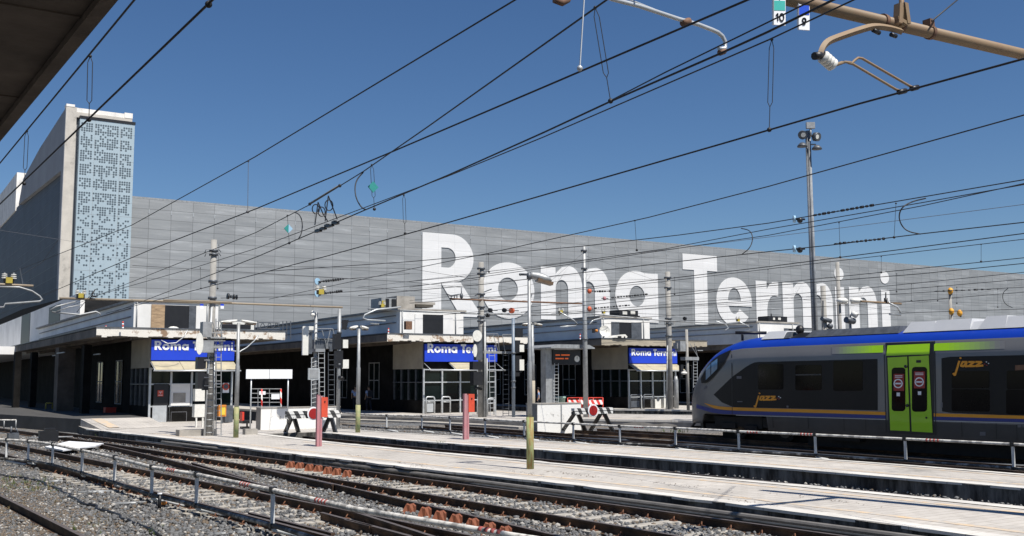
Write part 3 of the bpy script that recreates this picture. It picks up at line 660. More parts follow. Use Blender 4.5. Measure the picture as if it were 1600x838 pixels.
# ---------------------------------------------------------------- loose ballast stones in the near field
def inpoly(px, py, poly):
    c = np.zeros(len(px), bool); n = len(poly); j = n-1
    for i in range(n):
        xi, yi = poly[i]; xj, yj = poly[j]
        with np.errstate(divide='ignore', invalid='ignore'):
            k = ((yi > py) != (yj > py)) & (px < (xj-xi)*(py-yi)/(yj-yi+1e-12)+xi)
        c ^= k; j = i
    return c
def seen(px, py):
    v = np.stack([px, py, np.full(len(px), -H-.1)], 1); d = v@f0; x = CX+F*(v@RR)/np.maximum(d,.1); y = CY-F*(v@UU)/np.maximum(d,.1)
    return (d > 1) & (x > -120) & (x < 1720) & (y < 900), d
ICO_V = np.array([(0,0,1),(.89,0,.45),(.28,.85,.45),(-.72,.53,.45),(-.72,-.53,.45),(.28,-.85,.45),(.72,.53,-.45),(-.28,.85,-.45),(-.89,0,-.45),(-.28,-.85,-.45),(.72,-.53,-.45),(0,0,-1)])
ICO_F = np.array([(0,1,2),(0,2,3),(0,3,4),(0,4,5),(0,5,1),(1,6,2),(2,6,7),(2,7,3),(3,7,8),(3,8,4),(4,8,9),(4,9,5),(5,9,10),(5,10,1),(1,10,6)])
def stones(name, N, box, smin, smax, mats, dens, label):
    x = rng.uniform(box[0], box[1], N); y = rng.uniform(box[2], box[3], N)
    ok, d = seen(x, y); ok &= ~inpoly(x, y, polyA) & ~inpoly(x, y, P2)
    ok &= rng.random(N) < dens(x, y, d)
    for (cx, cy, a, w) in SL:
        u = (x-cx)*math.cos(a)+(y-cy)*math.sin(a); v = -(x-cx)*math.sin(a)+(y-cy)*math.cos(a)
        ok &= ~((np.abs(u) < w) & (np.abs(v) < .12) & (rng.random(N) < .58))
    for R_ in (R1,R2,R3,R4,R5,R6,R7,R8):
        R_ = np.array(R_)[::-1]; xr_ = np.interp(y, R_[:,1], R_[:,0]); ins = (y > R_[0,1]) & (y < R_[-1,1])
        ok &= ~(ins & (np.abs(x-xr_) < .10))
    x, y = x[ok], y[ok]; n = len(x)
    s = rng.uniform(smin, smax, n)*(.7+.6*rng.random(n)**2)
    V = ICO_V[None]*(1+rng.uniform(-.33,.33,(n,12,1))); V = V*np.stack([s*rng.uniform(.8,1.4,n), s*rng.uniform(.8,1.3,n), s*rng.uniform(.55,.9,n)],1)[:,None,:]
    a = rng.uniform(0,6.28,n); ca, sa = np.cos(a)[:,None], np.sin(a)[:,None]
    X = V[:,:,0]*ca - V[:,:,1]*sa + x[:,None]; Y_ = V[:,:,0]*sa + V[:,:,1]*ca + y[:,None]
    z = -.175 + rng.uniform(0,.055,n) + .012*np.sin(x*2.1+y*1.3)
    Z = V[:,:,2] + z[:,None]
    P = np.stack([X,Y_,Z],2).reshape(-1,3).astype(np.float32)
    Fi = (ICO_F[None] + (np.arange(n)*12)[:,None,None]).reshape(-1).astype(np.int32); nf = len(Fi)//3
    me = bpy.data.meshes.new(name); me.vertices.add(len(P)); me.vertices.foreach_set('co', P.ravel()); me.loops.add(len(Fi)); me.loops.foreach_set('vertex_index', Fi)
    me.polygons.add(nf); me.polygons.foreach_set('loop_start', np.arange(nf, dtype=np.int32)*3); me.polygons.foreach_set('loop_total', np.full(nf,3,np.int32))
    for m in mats: me.materials.append(m)
    pr = np.cumsum([.48,.30,.10,.12]); mi = np.searchsorted(pr, rng.random(n)); mi = np.clip(mi,0,len(mats)-1)
    me.polygons.foreach_set('material_index', np.repeat(mi, len(ICO_F)).astype(np.int32)); me.update(); me.validate()
    o = bpy.data.objects.new(name, me); COL.objects.link(o); o['kind'] = 'stuff'; o['label'] = label; o['category'] = 'gravel'; return o
M['st1'] = pm('stone_grey', (.145,.147,.15), .95, 0, .25, 30); M['st2'] = pm('stone_mid', (.10,.102,.106), .95, 0, .25, 30)
M['st3'] = pm('stone_pale', (.36,.345,.32), .95, 0, .2, 30); M['st4'] = pm('stone_brown', (.135,.105,.078), .95, 0, .3, 30)
stones('ballast', 200000, (1.5,4.6,6,30), .010, .026, [M['st4'],M['st2'],M['st3'],M['st1']],
       lambda x, y, d: np.clip(1.25-d/24, .10, 1)*np.clip((4.3-.02*y-x)*1.4, 0, 1), 'brownish stones and grit left of the near railing')
stones('ballast', 420000, (1.5,24.5,6,50), .020, .042, [M['st1'],M['st2'],M['st3'],M['st4']],
       lambda x, y, d: np.clip(1.25-d/24, .10, 1)*np.where(x > 13, .35, 1)*np.clip((x-2.8)*1.0, .12, 1), 'grey crushed stone ballast between the near rails')
# weeds and dry tufts in the gravel and along the platform wall
def tufts(name, spots, n, mat, hmin, hmax, label):
    m = MB()
    for (P, r, k) in spots:
        for _ in range(k):
            x, y = P[0]+random.gauss(0,r), P[1]+random.gauss(0,r); z = P[2]
            for _ in range(n):
                a = random.uniform(0,6.28); h = random.uniform(hmin,hmax); l = random.uniform(.1,.5)*h; w = .008
                dx, dy = math.cos(a), math.sin(a)
                m.add([(x-dy*w,y+dx*w,z),(x+dy*w,y-dx*w,z),(x+dx*l*.5,y+dy*l*.5,z+h*.7),(x+dx*l,y+dy*l,z+h)], [(0,1,2),(0,2,3)])
    o = obj(name, m, mat); o['kind'] = 'stuff'; o['label'] = label; o['category'] = 'weeds'; return o
M['weed'] = pm('weed_green', (.085,.12,.03), .8, 0, .4, 8); M['dry'] = pm('dry_grass', (.22,.17,.08), .85, 0, .3, 8)
tufts('weeds', [(G(20,760,-.17),.5,40),(G(50,768,-.17),.35,26),(G(5,752,-.17),.4,22),(G(150,830,-.17),.3,6),(G(215,835,-.17),.25,5)], 9, M['weed'], .04, .13, 'low green weeds in the gravel at lower left')
tufts('dry_grass', [(G(60,765,-.17),.5,24),(G(120,815,-.17),.5,14),(G(40,790,-.17),.4,10)], 8, M['dry'], .04, .12, 'dry yellow grass tufts in the gravel at lower left')
tufts('weeds', [(G(170,684,-.17),.4,16),(G(250,690,-.17),.3,8),(G(1018,727,-.17),.12,5),(G(1030,729,-.17),.1,4),(G(690,699,-.0),.06,6),(G(1540,775,-.17),.3,10),(G(1055,677,-.1),.4,14),(G(1280,830,-.17),.06,5)], 9, M['weed'], .08, .26, 'green weeds growing along the platform walls')
mb = MB()
for i in range(46):
    x = random.uniform(560,1600); y = 672 + (x-560)*.057 + random.uniform(2,20); P = G(x,y,-.17); s = random.uniform(.03,.10)
    mb.obox((P[0],P[1],-.17+s*.4), (s*random.uniform(.8,1.8),s*.3,0), (-s*.3,s,0), (0,0,s*.4))
o = obj('litter', mb, M['signw']); o['kind'] = 'stuff'; o['label'] = 'scattered white paper litter on the bed behind the low pipe fence'; o['category'] = 'litter'
# ================================================================ pipe railings
def fence(label, posts, ztop, zlow, zb, foot, left, right, r=.032, bands=()):
    w = [G(x,y,zb) for x,y in posts]; t = thing('pipe_railing', label, 'railing', (w[0][0],w[0][1],zb))
    for p in w:
        m = MB(); m.box(p[0]-.028,p[0]+.028,p[1]-.028,p[1]+.028,zlow-.04,ztop); m.mat(0).tube([(p[0],p[1],zlow-.03),(p[0]+.02,p[1]-.03,zb+.12),(p[0]+foot[0]*.5,p[1]+foot[1]*.5,zb+.09),(p[0]+foot[0],p[1]+foot[1],zb+.06)], .032, 6)
        m.mat(1); m.box(p[0]-.05,p[0]+.05,p[1]-.05,p[1]+.05,ztop-.05,ztop+.05); m.box(p[0]-.045,p[0]+.045,p[1]-.045,p[1]+.045,zlow-.04,zlow+.04)
        obj('post', m, [M['post'], M['black']], t)
    full = left + w + right
    for z, mt in ((ztop, 'piperail'), (zlow, 'dirtypipe')):
        m = MB(); m.tube([(p[0],p[1],z+random.uniform(-.008,.008)) for p in resample([np.array(q) for q in full], 2.)], r, 8); ro = obj('rail', m, M[mt], t)
        if z == ztop:
            for (x, y) in bands:
                c = G(x,y,z); d = np.array(full[-1])-np.array(full[0]); d[2] = 0
                j = min(range(len(full)-1), key=lambda i: np.linalg.norm((np.array(full[i])+np.array(full[i+1]))[:2]/2-c[:2])); d = np.array(full[j+1])-np.array(full[j]); L = np.linalg.norm(d[:2]); d /= L
                k = np.clip(((c-np.array(full[j]))@d), 0, L); c = np.array(full[j])+d*k; c[2] = z; d[2] = 0
                m = MB()
                for q_ in range(4): m.tube([c+d*(q_*.11), c+d*(q_*.11+.06)], r+.002, 8)
                obj('red_band', m, M['fadedred'], ro)
    return t
M['piperail'] = pm('worn_white_pipe', (.36,.345,.325), .6, 0, .2, 5, col2=(.66,.64,.60), lo=.42, hi=.55)
M['post'] = pm('zinc_post', (.56,.57,.57), .6, 0, .12, 6)
M['dirtypipe'] = pm('dirty_pipe', (.09,.085,.08), .7, 0, .25, 3, col2=(.40,.385,.36), lo=.50, hi=.62)
M['fadedred'] = pm('faded_red_paint', (.36,.085,.075), .7, 0, .2, 9)
w_ = lambda pts, z: [G(x,y,z) for x,y in pts]
posts1 = [(9,727),(43,730),(81,737),(127,751),(178,767),(236,789),(306,806),(425,841)]
z_ = -.17
last = G(425,841,z_); d_ = last - G(306,806,z_); d_ /= np.linalg.norm(d_)
p552 = G(552,795,.57); far = G(800,836,.57)
fence('nearest worn white pipe railing curving along the near track', posts1, .57, .02, z_, (.42,-.95), [G(-60,722,z_)], [np.array([p552[0],p552[1],z_]), np.array([far[0],far[1],z_]), np.array([far[0],far[1],z_])+(far-p552)*.35], .038,
      bands=[(250,735),(360,757),(503,781),(740,829)])
Pm = np.array([p552[0],p552[1],z_])
posts2 = [(604,676),(659,677.5),(703,681),(758,686),(819,690),(896,696),(969,702),(1056,706.5),(1155,714.5),(1275,722),(1416,732),(1585,745)]
fence('long low pipe fence between the second platform and the train', posts2, .62, .03, z_, (.28,-.62), [G(535,670,z_)], [G(1800,763,z_)], .036,
      bands=[(1070,662),(1340,672),(1520,683),(1260,669)])
P0, P1 = G(6,671,z_), G(24.5,671,z_)
t = thing('pipe_railing', 'short white hoop railing by the tracks at the far left edge', 'railing', P0)
hz = zat(P0,656.5)
mb = MB(); mb.tube([P0,(P0[0],P0[1],hz)], .03, 6); mb.tube([P1,(P1[0],P1[1],hz)], .03, 6); obj('post', mb, M['steel'], t)
mb = MB(); L_ = G(-40,671,z_); mb.tube([(L_[0],L_[1],hz),(P1[0],P1[1],hz)], .035, 6); obj('rail', mb, M['piperail'], t)
# ================================================================ the train
TX0, TC, YT = 27.5, 29.0, 31.0
M['t_grey'] = pm('train_grey_paint', (.175,.175,.178), .24, .1, .05, .6, spec=.5)
M['t_dark'] = pm('train_charcoal_paint', (.017,.017,.018), .35, 0, .1, .6, spec=.16)
M['t_skirt'] = pm('train_skirt', (.040,.040,.042), .5, 0, .2, .8)
M['t_blue'] = pm('train_roof_blue', (.006,.038,.33), .35, 0, .06, .8, spec=.4)
M['t_stripe'] = pm('train_stripe_blue', (.012,.028,.22), .35, 0, .05, .8)
M['t_orange'] = pm('train_orange', (.80,.32,.012), .4, 0, .05, 2)
M['t_green'] = pm('train_green', (.33,.62,.008), .38, 0, .03, 1, coat=.3)
M['t_roof'] = pm('train_roof_box', (.60,.61,.63), .5, 0, .1, 1.2, col2=(.50,.51,.53))
M['t_glass'] = pm('train_glass', (.004,.004,.005), .08, 0, .3, 1, spec=.12)
M['cabglass'] = pm('cab_glass', (.13,.25,.40), .08, 0, .1, 1)
M['under'] = pm('underframe_grime_and_shade', (.012,.011,.010), .85, 0, .4, 4)
M['wheel'] = pm('worn_wheel', (.10,.085,.07), .55, .4, .3, 5)
ST = [0,.12,.3,.6,.9,1.25,1.6,2.0,2.4,2.9,3.4,5.0]
HWt = [.72,.95,1.10,1.24,1.32,1.38,1.42,1.455,1.475,1.49,1.5,1.5]
TPt = [1.45,1.72,1.96,2.40,2.80,3.10,3.35,3.54,3.68,3.78,3.83,3.86]
hwf = lambda s: float(np.interp(s, ST, HWt)); tpf = lambda s: float(np.interp(s, ST, TPt))
QZ = [.42,.55,.95,1.3,1.8,2.5,3.0,3.06,3.2,3.36,3.40,3.52,3.66,3.77,3.84,3.86]
QW = [.97,.99,1.0,1.0,1.0,1.0,1.0,.992,.955,.912,.90,.84,.72,.52,.25,.0]
def zscale(s): return (tpf(s)-.42)/(3.86-.42)
def xs(Y, z):
    s = max(0, YT-Y); zr = .42 + (z-.42)/zscale(s); return TC - hwf(s)*float(np.interp(zr, QZ, QW))
tr = thing('passenger_train', 'grey and dark passenger train with blue roof, green double doors and orange jazz lettering', 'train', (TC, 15, 0))
S_ = [0,.05,.12,.2,.3,.45,.6,.75,.9,1.1,1.3,1.45,1.6,1.8,2.0,2.2,2.4,2.65,2.9,3.15,3.4,4.2,4.6,4.65,6,9,12,16,20,24,30]
mb = MB(); mb.smooth = True; nq = len(QZ); vs = []
for s in S_:
    zs = zscale(s)
    half = []
    for z, w in zip(QZ, QW):
        zz = .42+(z-.42)*zs
        lo = .55 if s < 1.3 else (.93 if s < 4.62 else .42)
        half.append((hwf(s)*w, max(zz, lo)))
    for w, z in half: vs.append((TC-w, YT-s, z))
    for w, z in half[-2::-1]: vs.append((TC+w, YT-s, z))
n = 2*nq-1; fs = []; ms = []
for i in range(len(S_)-1):
    for j in range(n-1):
        fs.append((i*n+j, i*n+j+1, (i+1)*n+j+1, (i+1)*n+j)); k = min(j, n-2-j)
        ms.append(1 if k >= 10 or (k >= 9 and S_[i] < 2.3) else (2 if k < 2 and S_[i] > 4.6 else 0))
fs.append(list(range(n))); ms.append(0)
b0 = len(mb.f); mb.add(vs, fs); mb.m = ms
body = obj('body', mb, [M['t_grey'], M['t_blue'], M['t_skirt']], tr)
def TP(px, py, off=.006):                              # a point of the photo on the near side of the train
    X = TX0
    for _ in range(5): p = PX(px, py, X-off); X = xs(p[1], p[2])
    return np.array([X-off, p[1], p[2]])
def dec(mb, pts, off=.006): mb.add([TP(x, y, off) for x, y in pts], [list(range(len(pts)))]); return mb
def dgrid(mb, top, bot, off=.006, n=24):               # band between two px polylines, following the body
    tx = [p[0] for p in top]; ty = [p[1] for p in top]; bx = [p[0] for p in bot]; by = [p[1] for p in bot]
    vs = []
    for i in range(n+1):
        a = tx[0]+(tx[-1]-tx[0])*i/n; b = bx[0]+(bx[-1]-bx[0])*i/n
        ya, yb_ = np.interp(a, tx, ty), np.interp(b, bx, by)
        for k in range(9): vs.append(TP(a+(b-a)*k/8, ya+(yb_-ya)*k/8, off))
    mb.add(vs, [(i*9+k, i*9+k+1, (i+1)*9+k+1, (i+1)*9+k) for i in range(n) for k in range(8)]); return mb
def rrect(x0, y0, x1, y1, r, sl=0., n=4):
    out = []
    for cx, cy, a0 in ((x1-r,y0+r,-90),(x1-r,y1-r,0),(x0+r,y1-r,90),(x0+r,y0+r,180)):
        for i in range(n+1):
            a = math.radians(a0+90*i/n); x = cx+r*math.cos(a); out.append((x, cy+r*math.sin(a)+(x-(x0+x1)/2)*sl))
    return out
mb = MB(); dgrid(mb, [(1115,616.8),(1144,589),(1169,571),(1180,566),(1300,563),(1371,561)], [(1115.2,617),(1128,629),(1146,636.5),(1250,638.8),(1371.5,641.5)], n=40); obj('dark_side_panel', mb, M['t_dark'], tr)
mb = MB(); dgrid(mb, [(1471,560),(1473,558),(1600,555),(1800,550)], [(1472,643),(1475,645),(1600,650),(1800,658)]); obj('dark_side_panel', mb, M['t_dark'], tr)
for (x0,y0,x1,y1,sl) in [(1184.6,569,1224,609,-.01),(1242.6,570.5,1284,610,-.01),(1302,564,1348,611,-.01),(1487,580,1546,607,-.01),(1487,608.5,1546.5,643,.015),(1573,579,1640,608,-.01),(1572,609.5,1640,648,.02)]:
    mb = MB(); dec(mb, rrect(x0,y0,x1,y1,3,sl), .012); obj('window', mb, M['t_glass'], tr)
mb = MB(); dgrid(mb, [(1243,585),(1283,584.5)], [(1243,587),(1283,586.5)], .016, 4); obj('window_bar', mb, M['t_skirt'], tr)
for (x0, x1) in [(1101,1384),(1459,1800)]:
    f = lambda x: np.interp(x, [1101,1112,1126,1146,1300,1386,1461,1600,1800], [630,633,635.5,636.7,641,644,646,649.8,657])
    X_ = np.linspace(x0, x1, 24)
    wd = lambda x: np.interp(x, [1101,1110,1150,1600,1800],[.8,4.5,4.8,5.0,5.2])
    mb = MB(); dgrid(mb, [(x,f(x)) for x in X_], [(x,f(x)+wd(x)) for x in X_], .010, 36); obj('orange_stripe', mb, M['t_orange'], tr)
    g = lambda x: np.interp(x, [1087,1101,1112,1126,1146,1300,1386,1461,1600,1800], [631.5,635.5,638.5,641,642.5,647,649.5,651.5,655.2,662.4])
    X_ = np.linspace(1088 if x0 < 1200 else x0, x1, 24); wd2 = lambda x: np.interp(x,[1088,1110,1150,1600,1800],[6,6.5,5,4.8,4.9])
    mb = MB(); dgrid(mb, [(x,g(x)) for x in X_], [(x,g(x)+wd2(x)) for x in X_], .010, 36); obj('blue_stripe', mb, M['t_stripe'], tr)
    if x0 > 1200 or True:
        X2 = np.linspace(max(x0,1150), x1, 16); mb = MB(); dgrid(mb, [(x,g(x)+5.9) for x in X2], [(x,g(x)+6.7) for x in X2], .010, 30); obj('pale_line', mb, M['t_roof'], tr)
# doors
mb = MB(); dgrid(mb, [(1383.5,536),(1459,533.5)], [(1388.5,677),(1460,680)], .010, 8); obj('door_surround', mb, M['black'], tr)
mb = MB(); dgrid(mb, [(1386.5,540),(1453,537)], [(1384.8,556.3),(1452,553.8)], .022, 6); obj('door_header', mb, M['t_green'], tr)
for (l, win, sgn, ring, plate) in [([(1386.6,559),(1417.4,557.4),(1421.6,674),(1391,672.5)], (1393.2,574.5,1414.6,642.7), (1396.2,584.5,1412.5,611), (1403.3,599.5), (1403.5,616.5)),
                            ([(1419.8,557.3),(1451,555.6),(1457.2,676.2),(1424.6,674.4)], (1424.8,573.5,1448.5,643.6), (1428,580.5,1445.2,607), (1436.3,597), (1436.8,614.5))]:
    mb = MB(); dgrid(mb, [l[0],l[1]], [l[3],l[2]], .024, 4); d = obj('door', mb, M['t_green'], tr)
    mb = MB(); dec(mb, rrect(*win,5,.0), .030); obj('window', mb, M['t_glass'], d)
    mb = MB(); dec(mb, rrect(*sgn,1,.0), .034); mb.mat(1)
    cx, cy = ring; rr = 7.2
    A = [(cx+rr*math.cos(t), cy+rr*1.02*math.sin(t)) for t in np.linspace(0,2*math.pi,21)]; B = [(cx+rr*.76*math.cos(t), cy+rr*.77*math.sin(t)) for t in np.linspace(0,2*math.pi,21)]
    mb.add([TP(x,y,.038) for x,y in A] + [TP(x,y,.038) for x,y in B], [(i,i+1,21+i+1,21+i) for i in range(20)])
    dec(mb, [(cx-4.6,cy-1.2),(cx+4.6,cy-1.2),(cx+4.6,cy+1.2),(cx-4.6,cy+1.2)], .038)
    for k in range(2): dec(mb, [(sgn[0]+2,sgn[1]+2.2+k*2.4),(sgn[2]-2.5,sgn[1]+2.2+k*2.4),(sgn[2]-2.5,sgn[1]+3.2+k*2.4),(sgn[0]+2,sgn[1]+3.2+k*2.4)], .038)
    dec(mb, [(plate[0]-2.6,plate[1]-2.8),(plate[0]+2.6,plate[1]-2.8),(plate[0]+2.6,plate[1]+2.8),(plate[0]-2.6,plate[1]+2.8)], .036)
    obj('no_entry_sticker', mb, [M['disc_red'], M['signw']], d)
mb = MB(); P = TP(1415,573,.05); mb.disc(P, (1,0,0), .05, .03, 10); P = TP(1417.5,634,.05); mb.disc(P,(1,0,0),.05,.03,10); P = TP(1447.5,653,.03); mb.disc(P,(1,0,0),.03,.03,10); dec(mb, [(1431.5,563),(1439,562.8),(1439,567),(1431.5,567.2)], .03); obj('door_button', mb, M['black'], tr)
# green fading bands above the windows (livery paint)
def fade(x0, x1, y0a, y0b, y1a, y1b, flip):
    n = 14; mb = MB(); mats = []
    for i in range(n):
        k = (i+.5)/n; k = k if not flip else 1-k; k = min(1, max(0, (k-.08)*1.35)); c = [a*(1-k)+b*k for a, b in zip((.175,.175,.178), (.33,.62,.008))]
        mats.append(pm('livery_fade', c, .35, 0, 0, 1, coat=.4)); mb.mat(i)
        a, b = x0+(x1-x0)*i/n, x0+(x1-x0)*(i+1)/n; yf = lambda x, p, q_: p+(q_-p)*(x-x0)/(x1-x0)
        dgrid(mb, [(a,yf(a,y0a,y0b)),(b,yf(b,y0a,y0b))], [(a,yf(a,y1a,y1b)),(b,yf(b,y1a,y1b))], .009, 1)
    obj('fading_green_band', mb, mats, tr)
fade(1300,1380,542.5,539.5,553.5,551,False); fade(1459.5,1570,536.8,532.5,548.3,545.2,True)
mb = MB(); dgrid(mb, [(1142.7,545),(1143.7,545)], [(1143.6,648),(1144.6,648)], .012, 2)
dgrid(mb, [(1380.6,539),(1381.8,539)], [(1384,676),(1385.2,676)], .012, 2); dgrid(mb, [(1459.4,533),(1461,533)], [(1461.5,680),(1463,680)], .012, 2); obj('panel_gap', mb, M['black'], tr)
# cab side window
mb = MB(); dgrid(mb, [(1095,592),(1100,580),(1106,571),(1114,562),(1124,555),(1142,546.5)], [(1096,599),(1104,598.5),(1112,592),(1122,580),(1130,570),(1142,549)], .035, 20); cw = obj('cab_window_surround', mb, M['t_dark'], tr)
for tp_, bt_ in (([(1102.8,577),(1110,568.5)],[(1102.8,594),(1110,587)]), ([(1111.2,567.5),(1121,560.5)],[(1111.2,586),(1120.6,576.5)])):
    mb = MB(); dgrid(mb, tp_, bt_, .055, 5); obj('cab_window', mb, M['cabglass'], cw)
mb = MB(); 
for (x0,y0,x1,y1) in [(1151,588,1158.5,592),(1100,604,1104,608),(1152,627,1160,628.5),(1229,634,1232,637),(1590,663,1596,668),(1597.5,663,1603,668),(1531,675,1540,681),(1470,629,1473,637)]: dec(mb, [(x0,y0),(x1,y0),(x1,y1),(x0,y1)], .012)
obj('small_marking', mb, M['wirelite'], tr)
mb = MB(); dec(mb, [(1586,571),(1602,570),(1602,578),(1586,579)], .014); obj('destination_display', mb, M['brownrust'], tr)
for x, y0, y1 in [(1207,652,668),(1262,652,671),(1318,653,674),(1352,654,675),(1502,660,683),(1556,662,686),(1588,664,688)]:
    mb = MB(); dgrid(mb, [(x,y0),(x+.9,y0)], [(x+.6,y1),(x+1.5,y1)], .010, 1); obj('skirt_joint', mb, M['black'], tr)
# jazz lettering
JZ = [[(.27,.72),(.19,.30),(.07,-.25),(.0,-.12)], [(.62,.66),(.42,.66),(.34,.40),(.46,.36),(.60,.62),(.55,.36),(.66,.38)], [(.70,.66),(.95,.66),(.70,.38),(.97,.38)], [(1.02,.66),(1.28,.66),(1.02,.38),(1.34,.42)], [(.31,.90),(.34,.95)]]
def jazz(ox, oy, sx, sy, lab):
    mb = MB()
    for st in JZ:
        for a, b in zip(st, st[1:]):
            dx, dy = b[0]-a[0], b[1]-a[1]; L = math.hypot(dx,dy); nx, ny = -dy/L*.048, dx/L*.068
            e = .02; a2 = (a[0]-dx/L*e, a[1]-dy/L*e); b2 = (b[0]+dx/L*e, b[1]+dy/L*e)
            q_ = [(a2[0]+nx,a2[1]+ny),(b2[0]+nx,b2[1]+ny),(b2[0]-nx,b2[1]-ny),(a2[0]-nx,a2[1]-ny)]
            dec(mb, [(ox+u*sx, oy-v*sy) for u, v in q_], .014+.0015*random.random())
    for i, (u, v) in enumerate([(1.42,.52),(1.50,.66),(1.52,.44),(1.60,.56)]):
        mb.mat(1 if i % 2 else 2); dec(mb, [(ox+u*sx+dx_, oy-v*sy+dy_) for dx_, dy_ in ((-.9,-.7),(.9,-.7),(.9,.7),(-.9,.7))], .014)
    obj('lettering', mb, [M['t_orange'], M['signw'], M['disc_red']], tr)
jazz(1178.5, 632, 25.5, 18.5, ''); jazz(1489.5, 581, 34.5, 23, '')
# roof equipment
def rbox(x0, x1, yt, name, mats, zlow=3.70, inset=.22, half=1.06):
    ya = PX(x0, yt, 28.1)[1]; yb_ = PX(x1, yt, 28.1)[1]; zt = max(3.88, PX((x0+x1)/2, yt, 28.1)[2]-.04)
    mb = MB(); p = [(TC-half,zlow),(TC-half+inset,zt),(TC+half-inset,zt),(TC+half,zlow)]
    sl = .18
    vs = [(x, ya+(sl if z == zlow else 0), z) for x, z in p] + [(x, yb_-(sl*.3 if z == zlow else 0), z) for x, z in p]
    mb.add(vs, [(0,1,2,3),(7,6,5,4)] + [(i,4+i,4+(i+1) % 4,(i+1) % 4) for i in range(4)])
    return obj(name, mb, mats, tr)
rbox(1199,1227,516,'roof_unit',M['t_roof']); rbox(1228.5,1236,517,'roof_grille',M['steel_d']); rbox(1244,1262,519,'roof_gear',M['black'],half=1.0)
rbox(1268,1405,511,'roof_duct',M['steel_d'],half=1.05); rbox(1422,1460,500.5,'roof_unit',M['t_roof']); u = rbox(1463,1517,497,'roof_unit',M['t_roof'])
rbox(1519,1536,500,'roof_unit',M['t_roof']); rbox(1540,1572,491.5,'roof_unit',M['t_roof']); rbox(1573.5,1720,488,'roof_unit',M['t_roof'])
mb = MB(); mb.tube([(28.3, PX(1160,527,28.3)[1],3.7),(28.3, PX(1160,527,28.3)[1],4.02)], .05, 6); mb.tube([(28.0, PX(1158,527,28.3)[1],4.0),(28.9, PX(1165,527,28.3)[1]-.5,3.98)], .06, 6); mb.ball((28.3, PX(1250,520,28.3)[1], 4.0), .16); obj('roof_horn', mb, M['black'], tr)
# underframe
for i, (x, y) in enumerate([(1157,688),(1230,694)]):
    Yw = PX(x, y, 28.25)[1]
    for X in (28.25, 29.75):
        mb = MB(); mb.mat(0).disc((X,Yw,.44), (1,0,0), .44, .12, 24); mb.mat(1).disc((X-.08,Yw,.44),(1,0,0),.30,.06,20); obj('wheel', mb, [M['under'], M['wheel']], tr)
ya, yb_ = PX(1157,688,28.25)[1], PX(1230,694,28.25)[1]
mb = MB(); mb.box(27.72,27.95,yb_-.8,ya+.8,.5,.85); mb.box(27.7,30.3,(ya+yb_)/2-.5,(ya+yb_)/2+.5,.45,.95); mb.box(27.62,27.75,(ya+yb_)/2-.3,(ya+yb_)/2+.3,.25,.55); mb.box(27.8,30.2,ya+.5,ya+1.4,.28,.55); mb.box(27.66,27.8,yb_-.35,yb_+.35,.42,.62); mb.box(27.66,27.8,ya-.35,ya+.35,.42,.62); obj('bogie', mb, M['under'], tr)
mb = MB(); mb.box(28.0,30.1,YT-29.9,yb_-1.2,-.05,.6); mb.box(28.5,29.6,yb_-1.1,ya+1.2,-.02,.9); mb.box(27.8,30.2,yb_-1.5,ya+1.5,.88,1.0)  # long low boxes added to darken the gap under the train
for k in range(9): mb.box(27.75+.1*(k % 2),28.2,yb_-2.2-k*2.3,yb_-3.6-k*2.3,.2+.06*(k % 3),.5)
obj('gear_and_shade_fill', mb, M['under'], tr)
mb = MB(); mb.box(28.6,29.4,YT-.3,YT+.35,.85,1.15); mb.box(28.8,29.2,YT+.3,YT+.6,.92,1.08); mb.tube([(28.0,YT-.5,.7),(28.0,YT-.1,.35),(30.0,YT-.1,.35),(30,YT-.5,.7)], .06, 6); mb.box(27.9,30.1,YT-.9,YT-.75,.30,.6); obj('coupler', mb, M['black'], tr)
# ================================================================ posts, signs and lamps
def lampgull(base, ytop, label, green_to=None, wpx=7, spread=.75, lowmat='green', heads=((-1,.95),(1,1)), px_lo=None):
    P = G(*base, PZ); d = proj_d(P); zt = zat(P, ytop); r = wpx/2*d/F
    t = thing('street_lamp', label, 'lamp post', P)
    zg = zat(P, green_to) if green_to else PZ
    mb = MB()
    if green_to: mb.tube([P,(P[0],P[1],zg)], (px_lo or wpx*1.2)/2*d/F, 12); obj('base_section', mb, M[lowmat], t)
    zm = zg + (zt-zg)*.5
    mb = MB(); mb.tube([(P[0],P[1],zg),(P[0],P[1],zm-.06),(P[0],P[1],zm),(P[0],P[1],zt)], [r,r,r*.8,r*.72], 12); obj('pole', mb, M['steel'], t)
    return t, P, zt, r
def proj_d(P): return float((np.array(P, float)-CC)@f0)
def gullhead(t, P, zt, sx, L, th=.13):
    mb = MB(); n = 7; vs = []                          # flattened lens-shaped housing pointing sideways and slightly up
    for i in range(n):
        k = i/(n-1); x = sx*(.08+L*k); hgt = th*(.35+.65*math.sin(math.pi*min(1,k*.9+.08))); wd_ = .05+.14*math.sin(math.pi*min(1,.15+k*.8)); zc = zt + .10 - .16*k + .05*k*k*3*.6
        for a in range(8):
            q_ = 2*math.pi*a/8; vs.append((P[0]+x, P[1]+wd_*math.cos(q_), zc+hgt*.5*math.sin(q_)))
    mb.smooth = True; mb.add(vs, [(i*8+j,i*8+(j+1) % 8,(i+1)*8+(j+1) % 8,(i+1)*8+j) for i in range(n-1) for j in range(8)] + [tuple(range(8)),tuple(range((n-1)*8,n*8))[::-1]])
    h = obj('lamp_head', mb, M['porc'], t)
    mb = MB(); mb.box(P[0]+sx*(.3*L+.08),P[0]+sx*(.95*L+.05),P[1]-.11,P[1]+.11,zt-.06,zt-.005); obj('lens', mb, M['lampglass'], h)
t, P, zt, r = lampgull((368.5,684), 505, 'grey lamp post with flaking green base between the first mast and the blank sign', 636, 7)
for s in (-1,1): gullhead(t, P, zt, s, .62)
